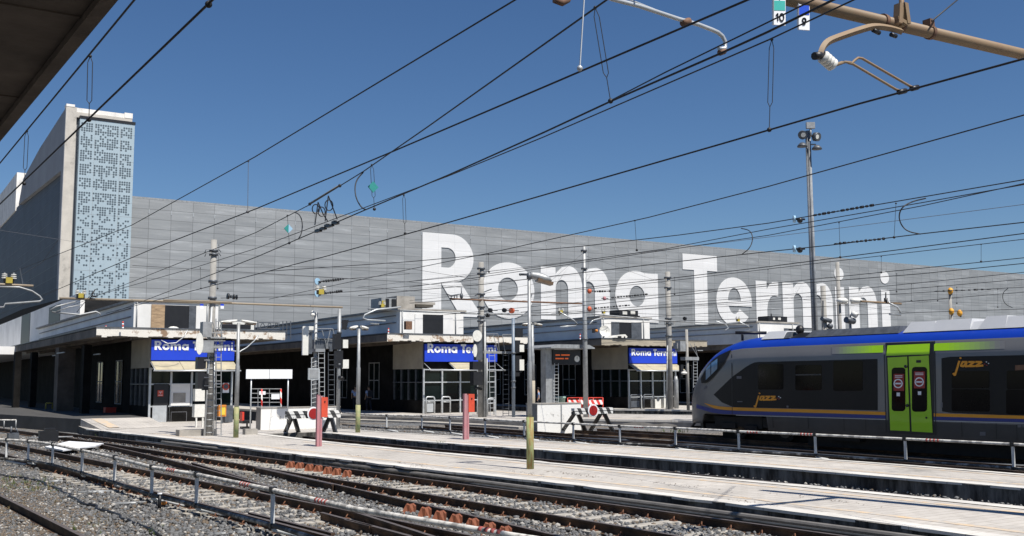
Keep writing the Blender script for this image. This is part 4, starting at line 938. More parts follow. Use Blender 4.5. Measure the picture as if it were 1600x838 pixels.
t, P, zt, r = lampgull((559,676), 514, 'lamp post with twin drooping amber heads on the second platform', 633, 6.4)
for s in (-1,1): gullhead(t, P, zt, s, .33 if s < 0 else .33, .15)
t, P, zt, r = lampgull((832.5,655), 508, 'cream lamp post with twin white heads behind the tall green-footed lamp', 595, 6.5, lowmat='beige')
for s in (-1,1): gullhead(t, P, zt, s, .55)
# the tall one in front, single head
Pm_ = G(828.5,733,PZ); d = proj_d(Pm_)
t = thing('street_lamp', 'tallest lamp post, rusty green foot and one grey cobra head, on the long platform', 'lamp post', Pm_)
zg, zj, zt = zat(Pm_,652), zat(Pm_,568), zat(Pm_,429)
mb = MB(); mb.tube([Pm_,(Pm_[0],Pm_[1],zg)], 5.9*d/F, 16); obj('base_section', mb, M['green2'], t)
mb = MB(); mb.tube([(Pm_[0],Pm_[1],zg),(Pm_[0],Pm_[1],zj),(Pm_[0],Pm_[1],zj+.08),(Pm_[0],Pm_[1],zt)], [3.9*d/F,3.9*d/F,2.9*d/F,2.7*d/F], 16); obj('pole', mb, M['steel'], t)
ax = np.array([RR[0],RR[1],0]); ax /= np.linalg.norm(ax); fd = np.array([f0[0],f0[1],0]); fd /= np.linalg.norm(fd)
k = d/F; top = np.array([Pm_[0],Pm_[1],zt])
mb = MB(); mb.tube([top+ax*(-13*k), top+ax*(4*k)+np.array([0,0,-.005])], .028, 8); mb.tube([top+np.array([0,0,.03]),top-np.array([0,0,.12])], .06, 10); mb.ball(top-ax*14*k,.035); obj('bracket', mb, M['steel_d'], t)
A = top+ax*(2*k); B = top+ax*(35*k)+fd*.15+np.array([0,0,-.13])
mb = MB(); n = 9; vs = []; dirv = (B-A)/np.linalg.norm(B-A); sidev = np.cross(dirv,[0,0,1]); sidev /= np.linalg.norm(sidev); upv = np.cross(sidev,dirv)
for i in range(n):
    kk = i/(n-1); c = A+(B-A)*kk; hh = .035+.075*math.sin(math.pi*min(1,.1+kk*.85)); ww = .05+.10*min(1,kk*1.6)*(1-max(0,kk-.85)*3)
    for a in range(10):
        q_ = 2*math.pi*a/10; vs.append(c+sidev*ww*math.cos(q_)+upv*hh*math.sin(q_))
mb.smooth = True; mb.add(vs, [(i*10+j,i*10+(j+1) % 10,(i+1)*10+(j+1) % 10,(i+1)*10+j) for i in range(n-1) for j in range(10)] + [tuple(range(10)),tuple(range((n-1)*10,n*10))[::-1]])
h = obj('lamp_head', mb, M['steel'], t)
mb = MB(); c = A+(B-A)*.72-upv*.085; mb.obox(c, dirv*.20, sidev*.12, upv*.04); obj('lens', mb, M['lampglass'], h)
# masts -----------------------------------------------------------------------------------------------------------
def mast(name, base, ytop, w0, w1, mat, label, z=PZ, rings=(), group=None, yb=None, n=14):
    P = G(*base, z); d = proj_d(P); zt = zat(P, ytop)
    t = thing(name, label, 'mast', P, group)
    mb = MB(); mb.tube([P,(P[0],P[1],zt)], [w0/2*d/F, w1/2*d/F], n); obj('pole', mb, M[mat], t)
    if rings:
        mb = MB()
        for y in rings:
            zz = zat(P, y); mb.tube([(P[0],P[1],zz-.05),(P[0],P[1],zz+.05)], (w0/2+1)*d/F, n)
        obj('clamp', mb, M['steel_d'], t)
    return t, P, d
def pb(mb, P, x0, x1, y0, y1, depth=.25, off=0.):      # box standing by a post: px outline, given its own depth along the tracks
    Y = P[1]-off; a, c = PY(x0,(y0+y1)/2,Y), PY(x1,(y0+y1)/2,Y); zt, zb = PY((x0+x1)/2,y0,Y)[2], PY((x0+x1)/2,y1,Y)[2]
    mb.box(a[0], c[0], Y, Y+depth, zb, zt); return mb
def pt(P, x, y, off=0.): return PY(x, y, P[1]-off)
def ladder(P, x0, x1, y0, y1, t, n=14, off=.1, mat='steel', lean=0.):
    mb = MB(); 
    for x in (x0, x1): mb.tube([pt(P,x+lean,y0,off), pt(P,x,y1,off)], .02, 5)
    for i in range(n):
        y = y0+(y1-y0)*(i+.5)/n; k = 1-(i+.5)/n; mb.tube([pt(P,x0+lean*k,y,off), pt(P,x1+lean*k,y,off)], .014, 5)
    return obj('ladder', mb, M[mat], t)
m1, P1m, d1m = mast('catenary_mast', (326,681), 375, 12, 9.5, 'conc_pole', 'concrete catenary mast in front of the first blue name board', rings=(392,398,440,466,560))
mb = MB()
for y in (390,396): mb.tube([pt(P1m,320,y+5,.05),pt(P1m,322,y,.15),pt(P1m,342,y,.15),pt(P1m,345,y+4,.05)], .018, 5)
mb.tube([pt(P1m,337,418,0),pt(P1m,360,418,0)], .02, 5); mb.box(*[0,0,0,0,0,0]); obj('wire_bracket', mb, M['steel_d'], m1)
for y in range(556,678,10):
    mb = MB(); zz = zat(P1m, y); mb.tube([(P1m[0],P1m[1],zz-.02),(P1m[0],P1m[1],zz+.02)], 6.3*d1m/F, 12); obj('band', mb, M['steel'], m1)
mb = MB(); mb.tube([pt(P1m,319.5,682,.1),pt(P1m,331,480,.1)], .045, 6); mb.tube([pt(P1m,334,684,.15),pt(P1m,335,545,.15)], .025, 6); obj('conduit', mb, M['frame'], m1)
mb = MB(); q0 = G(300,681,PZ); mb.box(q0[0]-.55,q0[0]+.9,q0[1]-.25,q0[1]+.3,PZ,PZ+.24); obj('footing', mb, M['conc'], m1)
# signal on the first mast
sgt = thing('railway_signal', 'railway signal with grey cabinets, white disc and black hoods on the first concrete mast', 'signal', (P1m[0],P1m[1]-.3,PZ))
mb = MB(); pb(mb,P1m,317,331,503,527,.4,.6); pb(mb,P1m,316,334,532,551,.4,.62); obj('cabinet', mb, M['steel'], sgt)
mb = MB(); c = pt(P1m,312,537,.7); c2 = mb; vs = [(c[0]+.14*math.cos(a), c[1], c[2]+.42*math.sin(a)) for a in np.linspace(0,2*math.pi,25)[:-1]]; mb.slabY([(v[0],v[2]) for v in vs], c[1], c[1]+.03); obj('white_disc', mb, M['porc'], sgt)
mb = MB(); pb(mb,P1m,309,322,558,577,.35,.6); pb(mb,P1m,309,320,582,608,.35,.6); pb(mb,P1m,318,326,584,610,.25,.4); obj('signal_head', mb, M['black'], sgt)
mb = MB(); pb(mb,P1m,327,349,540.5,544,.6,.5); pb(mb,P1m,329,352,527,529,.5,.5)
for (a, b) in (((332,503),(345,541)),((345,503),(348,541)),((346,505),(331,541))): mb.tube([pt(P1m,*a,.3),pt(P1m,*b,.3)], .018, 5)
for y in (520,533): mb.tube([pt(P1m,330,y,.45),pt(P1m,352,y,.45)], .018, 5)
for y in (563,577,590,603): mb.tube([pt(P1m,319,y,.65),pt(P1m,328,y,.65)], .016, 5)
obj('platform_cage', mb, M['steel'], sgt)
ladder(P1m, 337.5, 345.5, 498, 684, sgt, 20, .35)
# equipment cabinets at its foot
mb = MB(); q0 = G(312,668,PZ); pb(mb,q0,305,320,608,627,.4); pb(mb,q0,304,320,632,652,.4,.02); pb(mb,q0,306,308,652,668,.1); pb(mb,q0,316,318,652,668,.1); solo('relay_cabinet', mb, M['porc'], 'white relay cabinet on legs at the foot of the first concrete mast', 'cabinet')
q0 = G(347,662,PZ); t = thing('ticket_validator', 'orange and yellow box on a thin post by the first kiosk', 'box', q0); mb = MB(); pb(mb,q0,342,353.5,633,651,.25); bo = obj('case', mb, M['orangebox'], t); mb = MB(); pb(mb,q0,344.2,352,636.5,648.5,.02,.02); obj('panel', mb, M['yellowpan'], bo); mb = MB(); pb(mb,q0,346.5,348,651,678,.04); obj('post', mb, M['steel_d'], t)
mb = MB(); q0 = G(358,661,PZ); pb(mb,q0,352,364,634,660,.6); solo('waste_bin', mb, M['steel_d'], 'dark waste bin beside the first kiosk wall', 'bin')
# details on the first kiosk
def kd(name, Y, x0, x1, y0, y1, mat, parent, off=.03, th=.02):
    mb = MB(); yb_off = MB(); a = yb_dummy(mb, x0, x1, y0, y1, Y-off, th); return obj(name, mb, M[mat], parent)
def yb_dummy(mb, x0, x1, y0, y1, Y, t): return yb(mb, x0, x1, y0, y1, Y, t)
dd = kd('door', 55, 239.5, 263, 600, 663.5, 'black', b1, .02, .02); kd('lower_panel', 55, 238, 260, 634, 663.5, 'frame', dd, .05, .02)
ns = kd('notice', 55, 246.3, 255.2, 610, 619.5, 'redbox', dd, .05, .02); mb = MB()
for i, (x0,x1,y0,y1) in enumerate([(248.3,250.6,612.3,613.1),(251.2,253.6,612.3,613.1),(250.6,251.2,613,615.5),(247.5,254,617.3,618)]): yb(mb,x0,x1,y0,y1,54.92,.01)
obj('notice_text', mb, M['signw'], ns)
kd('frosted_window', 55, 267.5, 297, 600, 634, 'greywall', b1, .02, .02); kd('cardboard', 55, 270.5, 290, 614, 629, 'conc', b1, .035, .012)
kd('stall_riser', 55, 265, 304, 635.5, 664, 'dark_shadeclad', b1, .03, .03)
for (x0,x1,y0,y1) in [(267,292,643.5,644.3),(291,291.8,643,661),(267,267.6,644,661)]: kd('groove', 55, x0, x1, y0, y1, 'wirelite', b1, .045, .012)
pn = kd('no_smoking_poster', 55, 348, 358, 598.5, 614, 'signw', b1, .05, .02); mb = MB(); c = PY(353,604.3,54.93); mb.disc(c,(0,1,0),.19,.012,16); mb.mat(1).disc(c-np.array([0,.01,0]),(0,1,0),.12,.012,16); obj('poster_mark', mb, [M['redbox'],M['steel_d']], pn)
kd('glass_pane', 55, 347, 360, 569, 650, 'glass', b1, .01, .02)
mb = MB(); pts = [PY(x,y,53.7) for x,y in [(252,532),(262,537),(275,536),(288,526),(293,516)]]; mb.tube(pts,.025,6); obj('cable', mb, M['frame'], b1)
mb = MB(); pts = [PY(x,y,53.5) for x,y in [(362,548),(374,550),(386,543),(398,532),(404,524)]]; mb.tube(pts,.03,6); obj('cable', mb, M['frame'], b1)
# ================================================================ platform furniture
q0 = G(391,679,PZ); q1 = PY(449.5,655,q0[1])
t = thing('notice_board', 'blank white board on two thin posts behind the first white block', 'sign', q0)
mb = MB(); Yb = q0[1]; a, c = PY(384,585,Yb), PY(456,585,Yb); z1, z0 = PY(420,577.5,Yb)[2], PY(420,592,Yb)[2]
mb.box(a[0],c[0],Yb-.05,Yb,z0,z1); mb.mat(1).box((a[0]+c[0])/2-.01,(a[0]+c[0])/2+.01,Yb-.056,Yb-.049,z0,z1); obj('board', mb, [M['signw'], M['steel']], t)
mb = MB(); mb.tube([(q0[0],Yb+.03,PZ),(q0[0],Yb+.03,z1)], .03, 8); obj('post', mb, M['frame'], t)
mb = MB(); mb.tube([(q1[0],Yb+.03,PZ),(q1[0],Yb+.03,z1)], .03, 8); obj('post', mb, M['frame'], t)
mb = MB(); mb.box(q0[0]-.25,q0[0]+.25,Yb-.15,Yb+.2,PZ,PZ+.22); obj('footing', mb, M['conc'], t)
def block(pts_front, yt, depth, label, dark_left=False):
    a, b = G(*pts_front[0],-.15), G(*pts_front[1],-.15); Yf = a[1]; zt = zat(a, yt)
    bx = PY(pts_front[1][0], (yt+pts_front[1][1])/2, Yf)[0]
    t = thing('concrete_block', label, 'concrete block', (a[0],Yf,-.15))
    mb = MB(); n = 10
    mb.box(a[0],bx,Yf,Yf+depth,-.15,zt); mb.mat(1); mb.box(a[0]-.012,a[0],Yf+.01,Yf+depth,-.15,zt-.01); mb.box(a[0]-.02,bx+.02,Yf-.015,Yf+depth+.02,zt,zt+.05)
    obj('block', mb, [M['block'], M['conc']], t); return t, a, bx, zt, Yf
block([(407,683),(531,683)], 639, .6, 'flaking white concrete block behind the first buffer stop')
tb, a, bx, zt, Yf = block([(840,679),(908,679)], 632.5, .9, 'clean white concrete block behind the second buffer stop')
mb = MB(); mb.box(a[0]+1.05*(bx-a[0])/2,a[0]+1.05*(bx-a[0])/2+.06,Yf-.02,Yf,0,zt); obj('joint', mb, M['steel'], tb)
M['buffstripe'] = None
def stripes(name, c0, c1):
    m = pm(name, c0, .55, 0, 0, 1); n = m.node_tree.nodes; L = m.node_tree.links; g = n.new('ShaderNodeTexCoord'); s = n.new('ShaderNodeSeparateXYZ'); L.new(g.outputs['Object'], s.inputs[0])
    a = n.new('ShaderNodeMath'); a.operation = 'MULTIPLY_ADD'; a.inputs[1].default_value = 2.6; L.new(s.outputs['X'], a.inputs[0])
    b = n.new('ShaderNodeMath'); b.operation = 'MULTIPLY_ADD'; b.inputs[1].default_value = 1.6; L.new(s.outputs['Z'], b.inputs[0]); L.new(a.outputs[0], b.inputs[2])
    f = n.new('ShaderNodeMath'); f.operation = 'FRACT'; L.new(b.outputs[0], f.inputs[0]); k = n.new('ShaderNodeMath'); k.operation = 'GREATER_THAN'; k.inputs[1].default_value = .5; L.new(f.outputs[0], k.inputs[0])
    x = n.new('ShaderNodeMix'); x.data_type = 'RGBA'; x.inputs[6].default_value = (*c0,1); x.inputs[7].default_value = (*c1,1); L.new(k.outputs[0], x.inputs[0]); L.new(x.outputs[2], n['Principled BSDF'].inputs['Base Color']); return m
M['buffstripe'] = stripes('black_white_stripe', (.05,.05,.05), (.68,.68,.66)); M['redstripe'] = stripes('red_white_stripe', (.62,.04,.03), (.74,.73,.71))
def buffer(px_l, px_r, ytop, ybot, discx, disct, legs, label):
    P = G((px_l+px_r)/2, legs[0][1], 0); Yf = P[1]
    t = thing('buffer_stop', label, 'buffer stop', (P[0],Yf,-.1))
    xl, xr_ = PY(px_l,ytop,Yf)[0], PY(px_r,ytop,Yf)[0]; z1, z0 = PY((px_l+px_r)/2,ytop,Yf)[2], PY((px_l+px_r)/2,ybot,Yf)[2]
    h = (z1-z0)
    mb = MB(); mb.box(xl,xr_,Yf-.12,Yf+.12,z0+h*.56,z1); mb.box(xl,xr_,Yf-.10,Yf+.12,z0,z0+h*.47); mb.mat(1).box(xl+.05,xr_-.05,Yf-.04,Yf+.1,z0+.02,z1-.02); obj('beam', mb, [M['buffstripe'], M['steel_d']], t)
    c = PY(discx,disct,Yf-.2); mb = MB(); mb.mat(0).disc(c,(0,1,0),.27,.05,24); mb.mat(1).disc(c-np.array([0,.035,0]),(0,1,0),.215,.03,24); obj('red_disc', mb, [M['signw'], M['disc_red']], t)
    for (xt, yt_, xb, yb2, off) in legs_of(legs):
        A = PY(xt,ybot-1,Yf); B = G(xb,yb2,-.1); mb = MB(); d = B-A; mb.tube([A,B], .08, 4); mb.mat(1).tube([A+np.array([.05,-.1,0]),B+np.array([.05,-.12,0])], .03, 4); obj('leg', mb, [M['black'], M['steel_d']], t)
    return t
def legs_of(l): return [(a, 0, b, c, 0) for (a, c, b) in l]
buffer(447,531,642,653.5,490,646.5,[(455,683,442),(459,684,468),(514,684,500),(517,686,526)],'black and white buffer stop with red disc in front of the flaking white block')
buffer(895,955.5,637.5,647,926.5,641.5,[(897,675,877),(902,675.5,914),(938,674,921),(943,675.5,957)],'striped buffer stop with red disc in front of the clean white block')
def pinkpost(x0, x1, yt, base, box, label):
    P = G(*base, PZ); t = thing('pink_post', label, 'post', P)
    mb = MB(); pb(mb,P,x0,x0+(x1-x0)*.55,yt,base[1],.12); mb.mat(0); pb(mb,P,x0+(x1-x0)*.62,x1,yt+2,base[1]-.5,.10,-.05); obj('post', mb, M['pink'], t)
    bx_ = thing_part = MB(); pb(bx_,P,*box,.35,-.02); b = obj('red_box', bx_, M['redbox'], t)
    mb = MB(); xm = box[0]+(box[1]-box[0])*.55; pb(mb,P,xm-.9,xm+.9,box[2]+6,box[2]+8,.02,0.0); obj('keyhole', mb, M['black'], b); return t, P
tp1, Pp1 = pinkpost(495.5,503.5,617,(499,698),(502.5,512.2,621,652),'faded pink post with red box in front of the first buffer stop')
mb = MB(); pb(mb,Pp1,482,499,575.5,593.5,.06,.04); mb.mat(1); pb(mb,Pp1,484,497.5,577.5,591.5,.01,.05); s_ = obj('small_sign', mb, [M['frame'], M['steel']], tp1)
mb = MB(); mb.tube([pt(Pp1,498.7,617),pt(Pp1,498.3,577,.0)], .028, 6); obj('sign_pole', mb, M['frame'], tp1)
pinkpost(725.5,733,615.5,(729,687),(732.5,741.5,616,644),'faded pink post with red box on the second platform')
# railing frame with striped posts behind the notice board
q0 = G(415,655,PZ); t = thing('barrier_frame', 'steel hurdle with red striped posts behind the notice board', 'barrier', q0)
mb = MB()
for y in (608,615,622,629,636): mb.tube([pt(q0,391,y),pt(q0,440,y)], .025, 5)
for x in (392,403,421): mb.tube([pt(q0,x,608),pt(q0,x,655)], .022, 5)
obj('hurdle', mb, M['steel'], t)
mb = MB()
for x in (409,439): mb.tube([pt(q0,x,608,.03),pt(q0,x,655,.03)], .045, 6)
obj('striped_post', mb, M['redstripe'], t)
mb = MB(); pb(mb,q0,424,437,616,624,.02,.06); pb(mb,q0,405,415,611.5,617,.02,.06); obj('plate', mb, M['signw'], t)
q0 = G(383,671,PZ); t = thing('office_chair', 'red backed office chair left on the platform', 'chair', q0)
mb = MB(); pb(mb,q0,378.5,381.5,644,658,.35); obj('backrest', mb, M['red'], t); mb = MB(); pb(mb,q0,379,394,657,662,.5); mb.tube([pt(q0,386,662,-.2),pt(q0,386,668,-.2)],.04,6); pb(mb,q0,379,392,667,670,.4); obj('seat', mb, M['black'], t)
q0 = G(125,656,.48); mb = MB(); a = PY(165,637,62); b = PY(181,651,62); mb.box(a[0],b[0],62,62.6,b[2],a[2]); mb.box(a[0]+.1,b[0]-.1,62.1,62.5,.5,b[2]); solo('red_bin', mb, M['red'], 'dark red bin in the shade under the first canopy', 'bin')
mb = MB(); a = PY(72,630,72); mb.tube([a,(a[0],a[1],.5)],.04,6); c_ = PY(82,630,72); mb.tube([a,c_,(c_[0],c_[1],.5)],.04,6); solo('yellow_barrier', mb, M['yellow'], 'yellow hoop barrier in the shade by the pillar', 'barrier')
# hoops by kiosks
def hoop(x0, x1, yt, yb_, Y, label, panel=False, mat='frame'):
    mb = MB(); A = PY(x0,yb_,Y); B = PY(x1,yb_,Y); zt = PY(x0,yt,Y)[2]; zb = PZ; r = .12
    p = [(A[0],Y,zb),(A[0],Y,zt-r),(A[0]+r*.3,Y,zt-r*.3),(A[0]+r,Y,zt),(B[0]-r,Y,zt),(B[0]-r*.3,Y,zt-r*.3),(B[0],Y,zt-r),(B[0],Y,zb)]
    mb.tube(p, .045, 8)
    if panel: mb.box(A[0]+.08,B[0]-.08,Y+.01,Y+.03,zb+.1,zt-.4)
    mb.tube([(A[0],Y,(zt+zb)/2+.2),(B[0],Y,(zt+zb)/2+.2)], .03, 6)
    return solo('hoop_barrier', mb, M[mat], label, 'barrier', 'hoop barriers in front of the kiosks')
hoop(665.5,679,620.5,645,57.2,'white hoop barrier at the left corner of the second kiosk', True); hoop(690,703.5,620.5,645,57.2,'empty white hoop barrier before the second kiosk window')
hoop(746,760,622.5,649,54,'white hoop barrier beside the second mast'); hoop(762,772,623,650,53,'white hoop barrier right of the signal ladder')
hoop(985,1001,617.5,639,57,'hoop barrier with grey panel at the left corner of the third kiosk', True,'steel_d'); hoop(1006,1022,617,639,57,'dark hoop barrier before the third kiosk window', False, 'steel_d')
for (x0, x1, yt, lab) in [(1024,1033,624,'white appliance box beside the dark hoop barrier'),(1038,1049,623,'white dented box behind the lattice mast')]:
    mb = MB(); A = PY(x0,638,57); B = PY(x1,638,57); mb.box(A[0],B[0],57,57.5,PZ,PY(x0,yt,57)[2]); mb.mat(1).disc(((A[0]+B[0])/2,56.99,.8),(0,1,0),.15,.02,12); solo('white_box', mb, [M['porc'], M['steel_d']], lab, 'box')
mb = MB(); A = PY(1056,590,55.5); mb.tube([(A[0],55.5,PZ),(A[0],55.5,A[2]-.2),(A[0],55.5,A[2]+.1)], [.17,.17,.10], 12); solo('wrapped_post', mb, M['steel'], 'wrapped grey post with yellow top beside the third kiosk', 'post')
# departure board gantry
q0 = G(861,652,PZ); Yd = q0[1]; t = thing('departure_board', 'dark station display with orange text lines and a clock under a grey roof', 'display', q0)
mb = MB(); a, c = PY(853,600,Yd), PY(866,600,Yd); mb.box(a[0],c[0],Yd,Yd+.5,PZ,PY(860,545,Yd)[2]); obj('column', mb, M['steel'], t)
mb = MB(); a, c = PY(845,543,Yd), PY(913,543,Yd); zz = PY(880,545.5,Yd)[2]; mb.slabY([(a[0],zz),(c[0],zz),(c[0],zz+.06),(c[0]-.4,zz+.22),(a[0]+.4,zz+.22),(a[0],zz+.06)], Yd-1.0, Yd+1.4); obj('roof', mb, M['steel'], t)
mb = MB(); pb(mb,q0,864,907,547,570,.35,.1); bd = obj('housing', mb, M['black'], t)
mb = MB(); 
for (x0,x1,y) in [(868,875,554),(877,890,554),(868,881,559.5),(883,888,559.5)]: pb(mb,q0,x0,x1,y,y+2,.01,.125)
m_ = pm('lit_orange_text', (.5,.1,.02), .5, 0, 0); m_.node_tree.nodes['Principled BSDF'].inputs['Emission Color'].default_value = (1,.17,.04,1); m_.node_tree.nodes['Principled BSDF'].inputs['Emission Strength'].default_value = .22
obj('text_line', mb, m_, bd)
mb = MB(); c = pt(q0,901.5,561,.12); mb.disc(c,(0,1,0),.18,.02,20); mb.mat(1).box(c[0]-.012,c[0]+.012,c[1]-.02,c[1]-.012,c[2]-.02,c[2]+.14); obj('clock', mb, [M['porc'],M['black']], bd)
ladder(q0, 866.5,872.5,568,630,t,12,.15,'frame')
# red and white barriers and the pale bin on the far platform
for (x0, x1, Y, lab) in [(887,909,50.5,'left red and white striped barrier, half in shade'),(906,927,50,'middle red and white striped barrier'),(919,942,46.5,'right red and white striped barrier, in full sun')]:
    mb = MB(); A, B = PY(x0,625,Y), PY(x1,625,Y); zt = PY(x0,622,Y)[2]; zb = PZ
    for x in (A[0],B[0]): mb.mat(1).tube([(x,Y,zb),(x,Y,zt)], .03, 6)
    mb.mat(1).tube([(A[0],Y,zt),(B[0],Y,zt)], .025, 6); mb.mat(0).box(A[0]+.03,B[0]-.03,Y-.03,Y+.0,zt-.38,zt-.12)
    solo('striped_barrier', mb, [M['redstripe'], M['red']], lab, 'barrier', 'red and white striped barriers')
mb = MB(); A, B = PY(874,620,49.6), PY(887,620,49.6); zt = PY(880,620,49.6)[2]; cx_, w_2 = (A[0]+B[0])/2, (B[0]-A[0])/2
mb.tube([(cx_,49.9,PZ),(cx_,49.9,zt-.1),(cx_,49.9,zt-.1),(cx_,49.9,zt)],[w_2*.7,w_2*.92,w_2*1.05,w_2*1.05],10); solo('waste_bin', mb, M['green_bin'], 'pale green open bin beside the striped barriers', 'bin')
# ---------------------------------------------------------------- more masts and signals
m2, P2m, d2 = mast('catenary_mast', (752,652), 410, 11, 8.5, 'conc_pole', 'concrete catenary mast between the letters R and o', rings=(420,428,460,480,495,502))
mb = MB(); mb.tube([pt(P2m,748,434,.1),pt(P2m,756,436,.1),pt(P2m,754,447,.1)], .02, 5); mb.tube([pt(P2m,742,462,.1),pt(P2m,768,452,.1)], .03, 6); mb.tube([pt(P2m,746,490,.1),pt(P2m,762,486,.1)], .03, 6); obj('bracket', mb, M['steel_d'], m2)
s2 = thing('railway_signal', 'railway signal with two round grey discs and black hoods on the second concrete mast', 'signal', (P2m[0]-.2,P2m[1]-.3,PZ))
mb = MB()
for (x, y, rx, rz) in [(746,525,.30,.32),(742.5,548,.13,.36)]:
    c = pt(P2m,x,y,.6); mb.slabY([(c[0]+rx*math.cos(a), c[2]+rz*math.sin(a)) for a in np.linspace(0,2*math.pi,25)[:-1]], c[1], c[1]+.04)
obj('grey_disc', mb, M['porc'], s2)
mb = MB(); pb(mb,P2m,744,754,521,563,.3,.5); pb(mb,P2m,755,760,520,640,.2,.2); obj('cabinet', mb, M['steel_d'], s2)
mb = MB(); pb(mb,P2m,739,754,565,578,.4,.55); pb(mb,P2m,740,754,581,602,.4,.55); mb.tube([pt(P2m,742,606,.4),pt(P2m,752,608,.2)],.08,8); obj('signal_head', mb, M['black'], s2)
mb = MB(); mb.tube([pt(P2m,757.5,652,.3),pt(P2m,757.5,503,.3)], .07, 8); mb.tube([pt(P2m,760,652,.4),pt(P2m,761,560,.4)], .05, 6); obj('steel_post', mb, M['steel'], s2)
mb = MB(); pb(mb,P2m,755,800,549,552.5,.6,.3)
for (a, b) in (((760,522),(778,522)),((778,522),(780,550)),((770,522),(778,548)),((760,536),(780,534)),((785,523),(789,550)),((785,523),(803,523)),((803,523),(800,550))): mb.tube([pt(P2m,*a,.3),pt(P2m,*b,.3)], .02, 5)
obj('service_platform', mb, M['steel'], s2)
ladder(P2m, 766, 775, 552, 650, s2, 12, .3, 'frame', -2); ladder(P2m, 786, 795, 552, 650, s2, 13, .3, 'steel_d')
m3, P3m, d3 = mast('signal_post', (802.5,652), 497, 5.6, 5.2, 'bluesteel', 'blue-grey steel signal post with black hooded lights under the letter o', rings=(552,596,606))
mb = MB(); pb(mb,P3m,806,817,513,527,.4); pb(mb,P3m,806,813,532,552,.3); pb(mb,P3m,806,815,556,582,.3); pb(mb,P3m,803,812,580,588,.35); obj('signal_head', mb, M['black'], m3)
mb = MB(); pb(mb,P3m,812,819,539,550,.05,.05); pb(mb,P3m,812,819,562,579,.05,.05); obj('back_plate', mb, M['porc'], m3)
m4, P4m, d4 = mast('steel_pole', (915.5,652), 385, 8.2, 6.5, 'steel', 'plain grey steel pole with red insulators in front of the letter m', rings=(392,420,530))
m5, P5m, d5 = mast('catenary_mast', (1047.5,640), 425, 10, 8, 'conc_pole', 'concrete catenary mast in front of the third blue name board', rings=(434,450,498,506,525))
mb = MB(); mb.tube([pt(P5m,1040,438,.1),pt(P5m,1052,434,.1)], .02, 5); mb.tube([pt(P5m,1041,640,.15),pt(P5m,1043,540,.15)], .05, 6); pb(mb,P5m,1039,1042,502,508,.05); pb(mb,P5m,1052,1055,502,508,.05); obj('bracket', mb, M['steel'], m5)
m6, P6m, d6 = mast('signal_post', (1075.5,641), 515, 5, 4.4, 'conc_pole', 'thin signal post with grey box and ladder left of the train nose', rings=(560,))
mb = MB(); pb(mb,P6m,1063,1071.5,533,549,.5,.2); pb(mb,P6m,1058,1066,536,545,.4,.0); obj('cabinet', mb, M['steel'], m6)
mb = MB(); pb(mb,P6m,1071,1092,558,563,.5,.2); mb.tube([pt(P6m,1090,548,.1),pt(P6m,1098,548,.1)],.03,5); mb.tube([pt(P6m,1078,537,.1),pt(P6m,1092,560,.1)],.02,5); mb.tube([pt(P6m,1085,537,.1),pt(P6m,1090,558,.1)],.02,5); obj('service_platform', mb, M['steel'], m6)
mb = MB(); pb(mb,P6m,1064,1068,570,580,.2); pb(mb,P6m,1063.5,1067,580,590,.2); mb.mat(1).ball(pt(P6m,1069,583,.2),.18,1.4,1,.6); obj('signal_head', mb, [M['black'],M['porc']], m6)
ladder(P6m, 1083.5, 1089.5, 563, 606, m6, 9, .1, 'frame')
m7, P7m, d7 = mast('signal_post', (491,661), 488, 6, 5.2, 'steel', 'grey steel signal post with white camera behind the first buffer stop', rings=(560,))
mb = MB(); pb(mb,P7m,473,482,510,555,.12,.5); pb(mb,P7m,483,490,510,516,.1,.4); obj('white_back_plate', mb, M['porc'], m7)
mb = MB(); pb(mb,P7m,478,488,516,553,.5,.4); pb(mb,P7m,493,527,531,545,.5,.1); pb(mb,P7m,515,520,541.5,549,.1,.15); obj('cabinet', mb, M['steel_d'], m7)
mb = MB(); pb(mb,P7m,493,508,545,550,.6,.3)
for (a, b) in (((493,514),(520,514)),((503,516),(512,545)),((516,516),(510,545)),((490,528),(524,531)),((520,514),(524,531))): mb.tube([pt(P7m,*a,.2),pt(P7m,*b,.2)], .02, 5)
obj('service_platform', mb, M['steel'], m7)
mb = MB(); mb.mat(0).ball(pt(P7m,488.5,492,.1),.13,1,1,.8); mb.tube([pt(P7m,490,487,.1),pt(P7m,487,490,.1)],.08,8); obj('camera', mb, M['porc'], m7)
ladder(P7m, 497.5, 507, 549, 660, m7, 15, .25, 'frame'); ladder(P7m, 513, 522.5, 551, 660, m7, 14, .15, 'steel_d')
mb = MB()
for k in range(15): mb.tube([pt(P7m,486,560+k*7,.1),pt(P7m,496,558+k*7,.1)], .02, 5)
mb.tube([pt(P7m,486.5,661,.1),pt(P7m,487,560,.1)],.03,5); obj('lattice', mb, M['frame'], m7)
m8, P8m, d8 = mast('signal_post', (528,671), 483, 6.2, 5.6, 'steel', 'grey steel signal post with black hoods right of the first buffer stop', rings=(520,570))
mb = MB(); mb.add([pt(P8m,534,500,.05),pt(P8m,545,500,.05),pt(P8m,541,516,.05),pt(P8m,534,514,.05),pt(P8m,534,500,-.3),pt(P8m,545,500,-.3),pt(P8m,541,516,-.3),pt(P8m,534,514,-.3)], [(0,1,2,3),(7,6,5,4)]+[(i,4+i,4+(i+1) % 4,(i+1) % 4) for i in range(4)])
pb(mb,P8m,524,533,522,546,.35,.1); pb(mb,P8m,530,536,530,545,.3); pb(mb,P8m,526,536,548,575,.3,.1); mb.tube([pt(P8m,530,590,.1),pt(P8m,536,592,.3)],.09,8); obj('signal_head', mb, M['black'], m8)
mb = MB(); pb(mb,P8m,536,544,531,544,.05,.1); pb(mb,P8m,535,545,562,576,.05,.1); obj('back_plate', mb, M['porc'], m8)
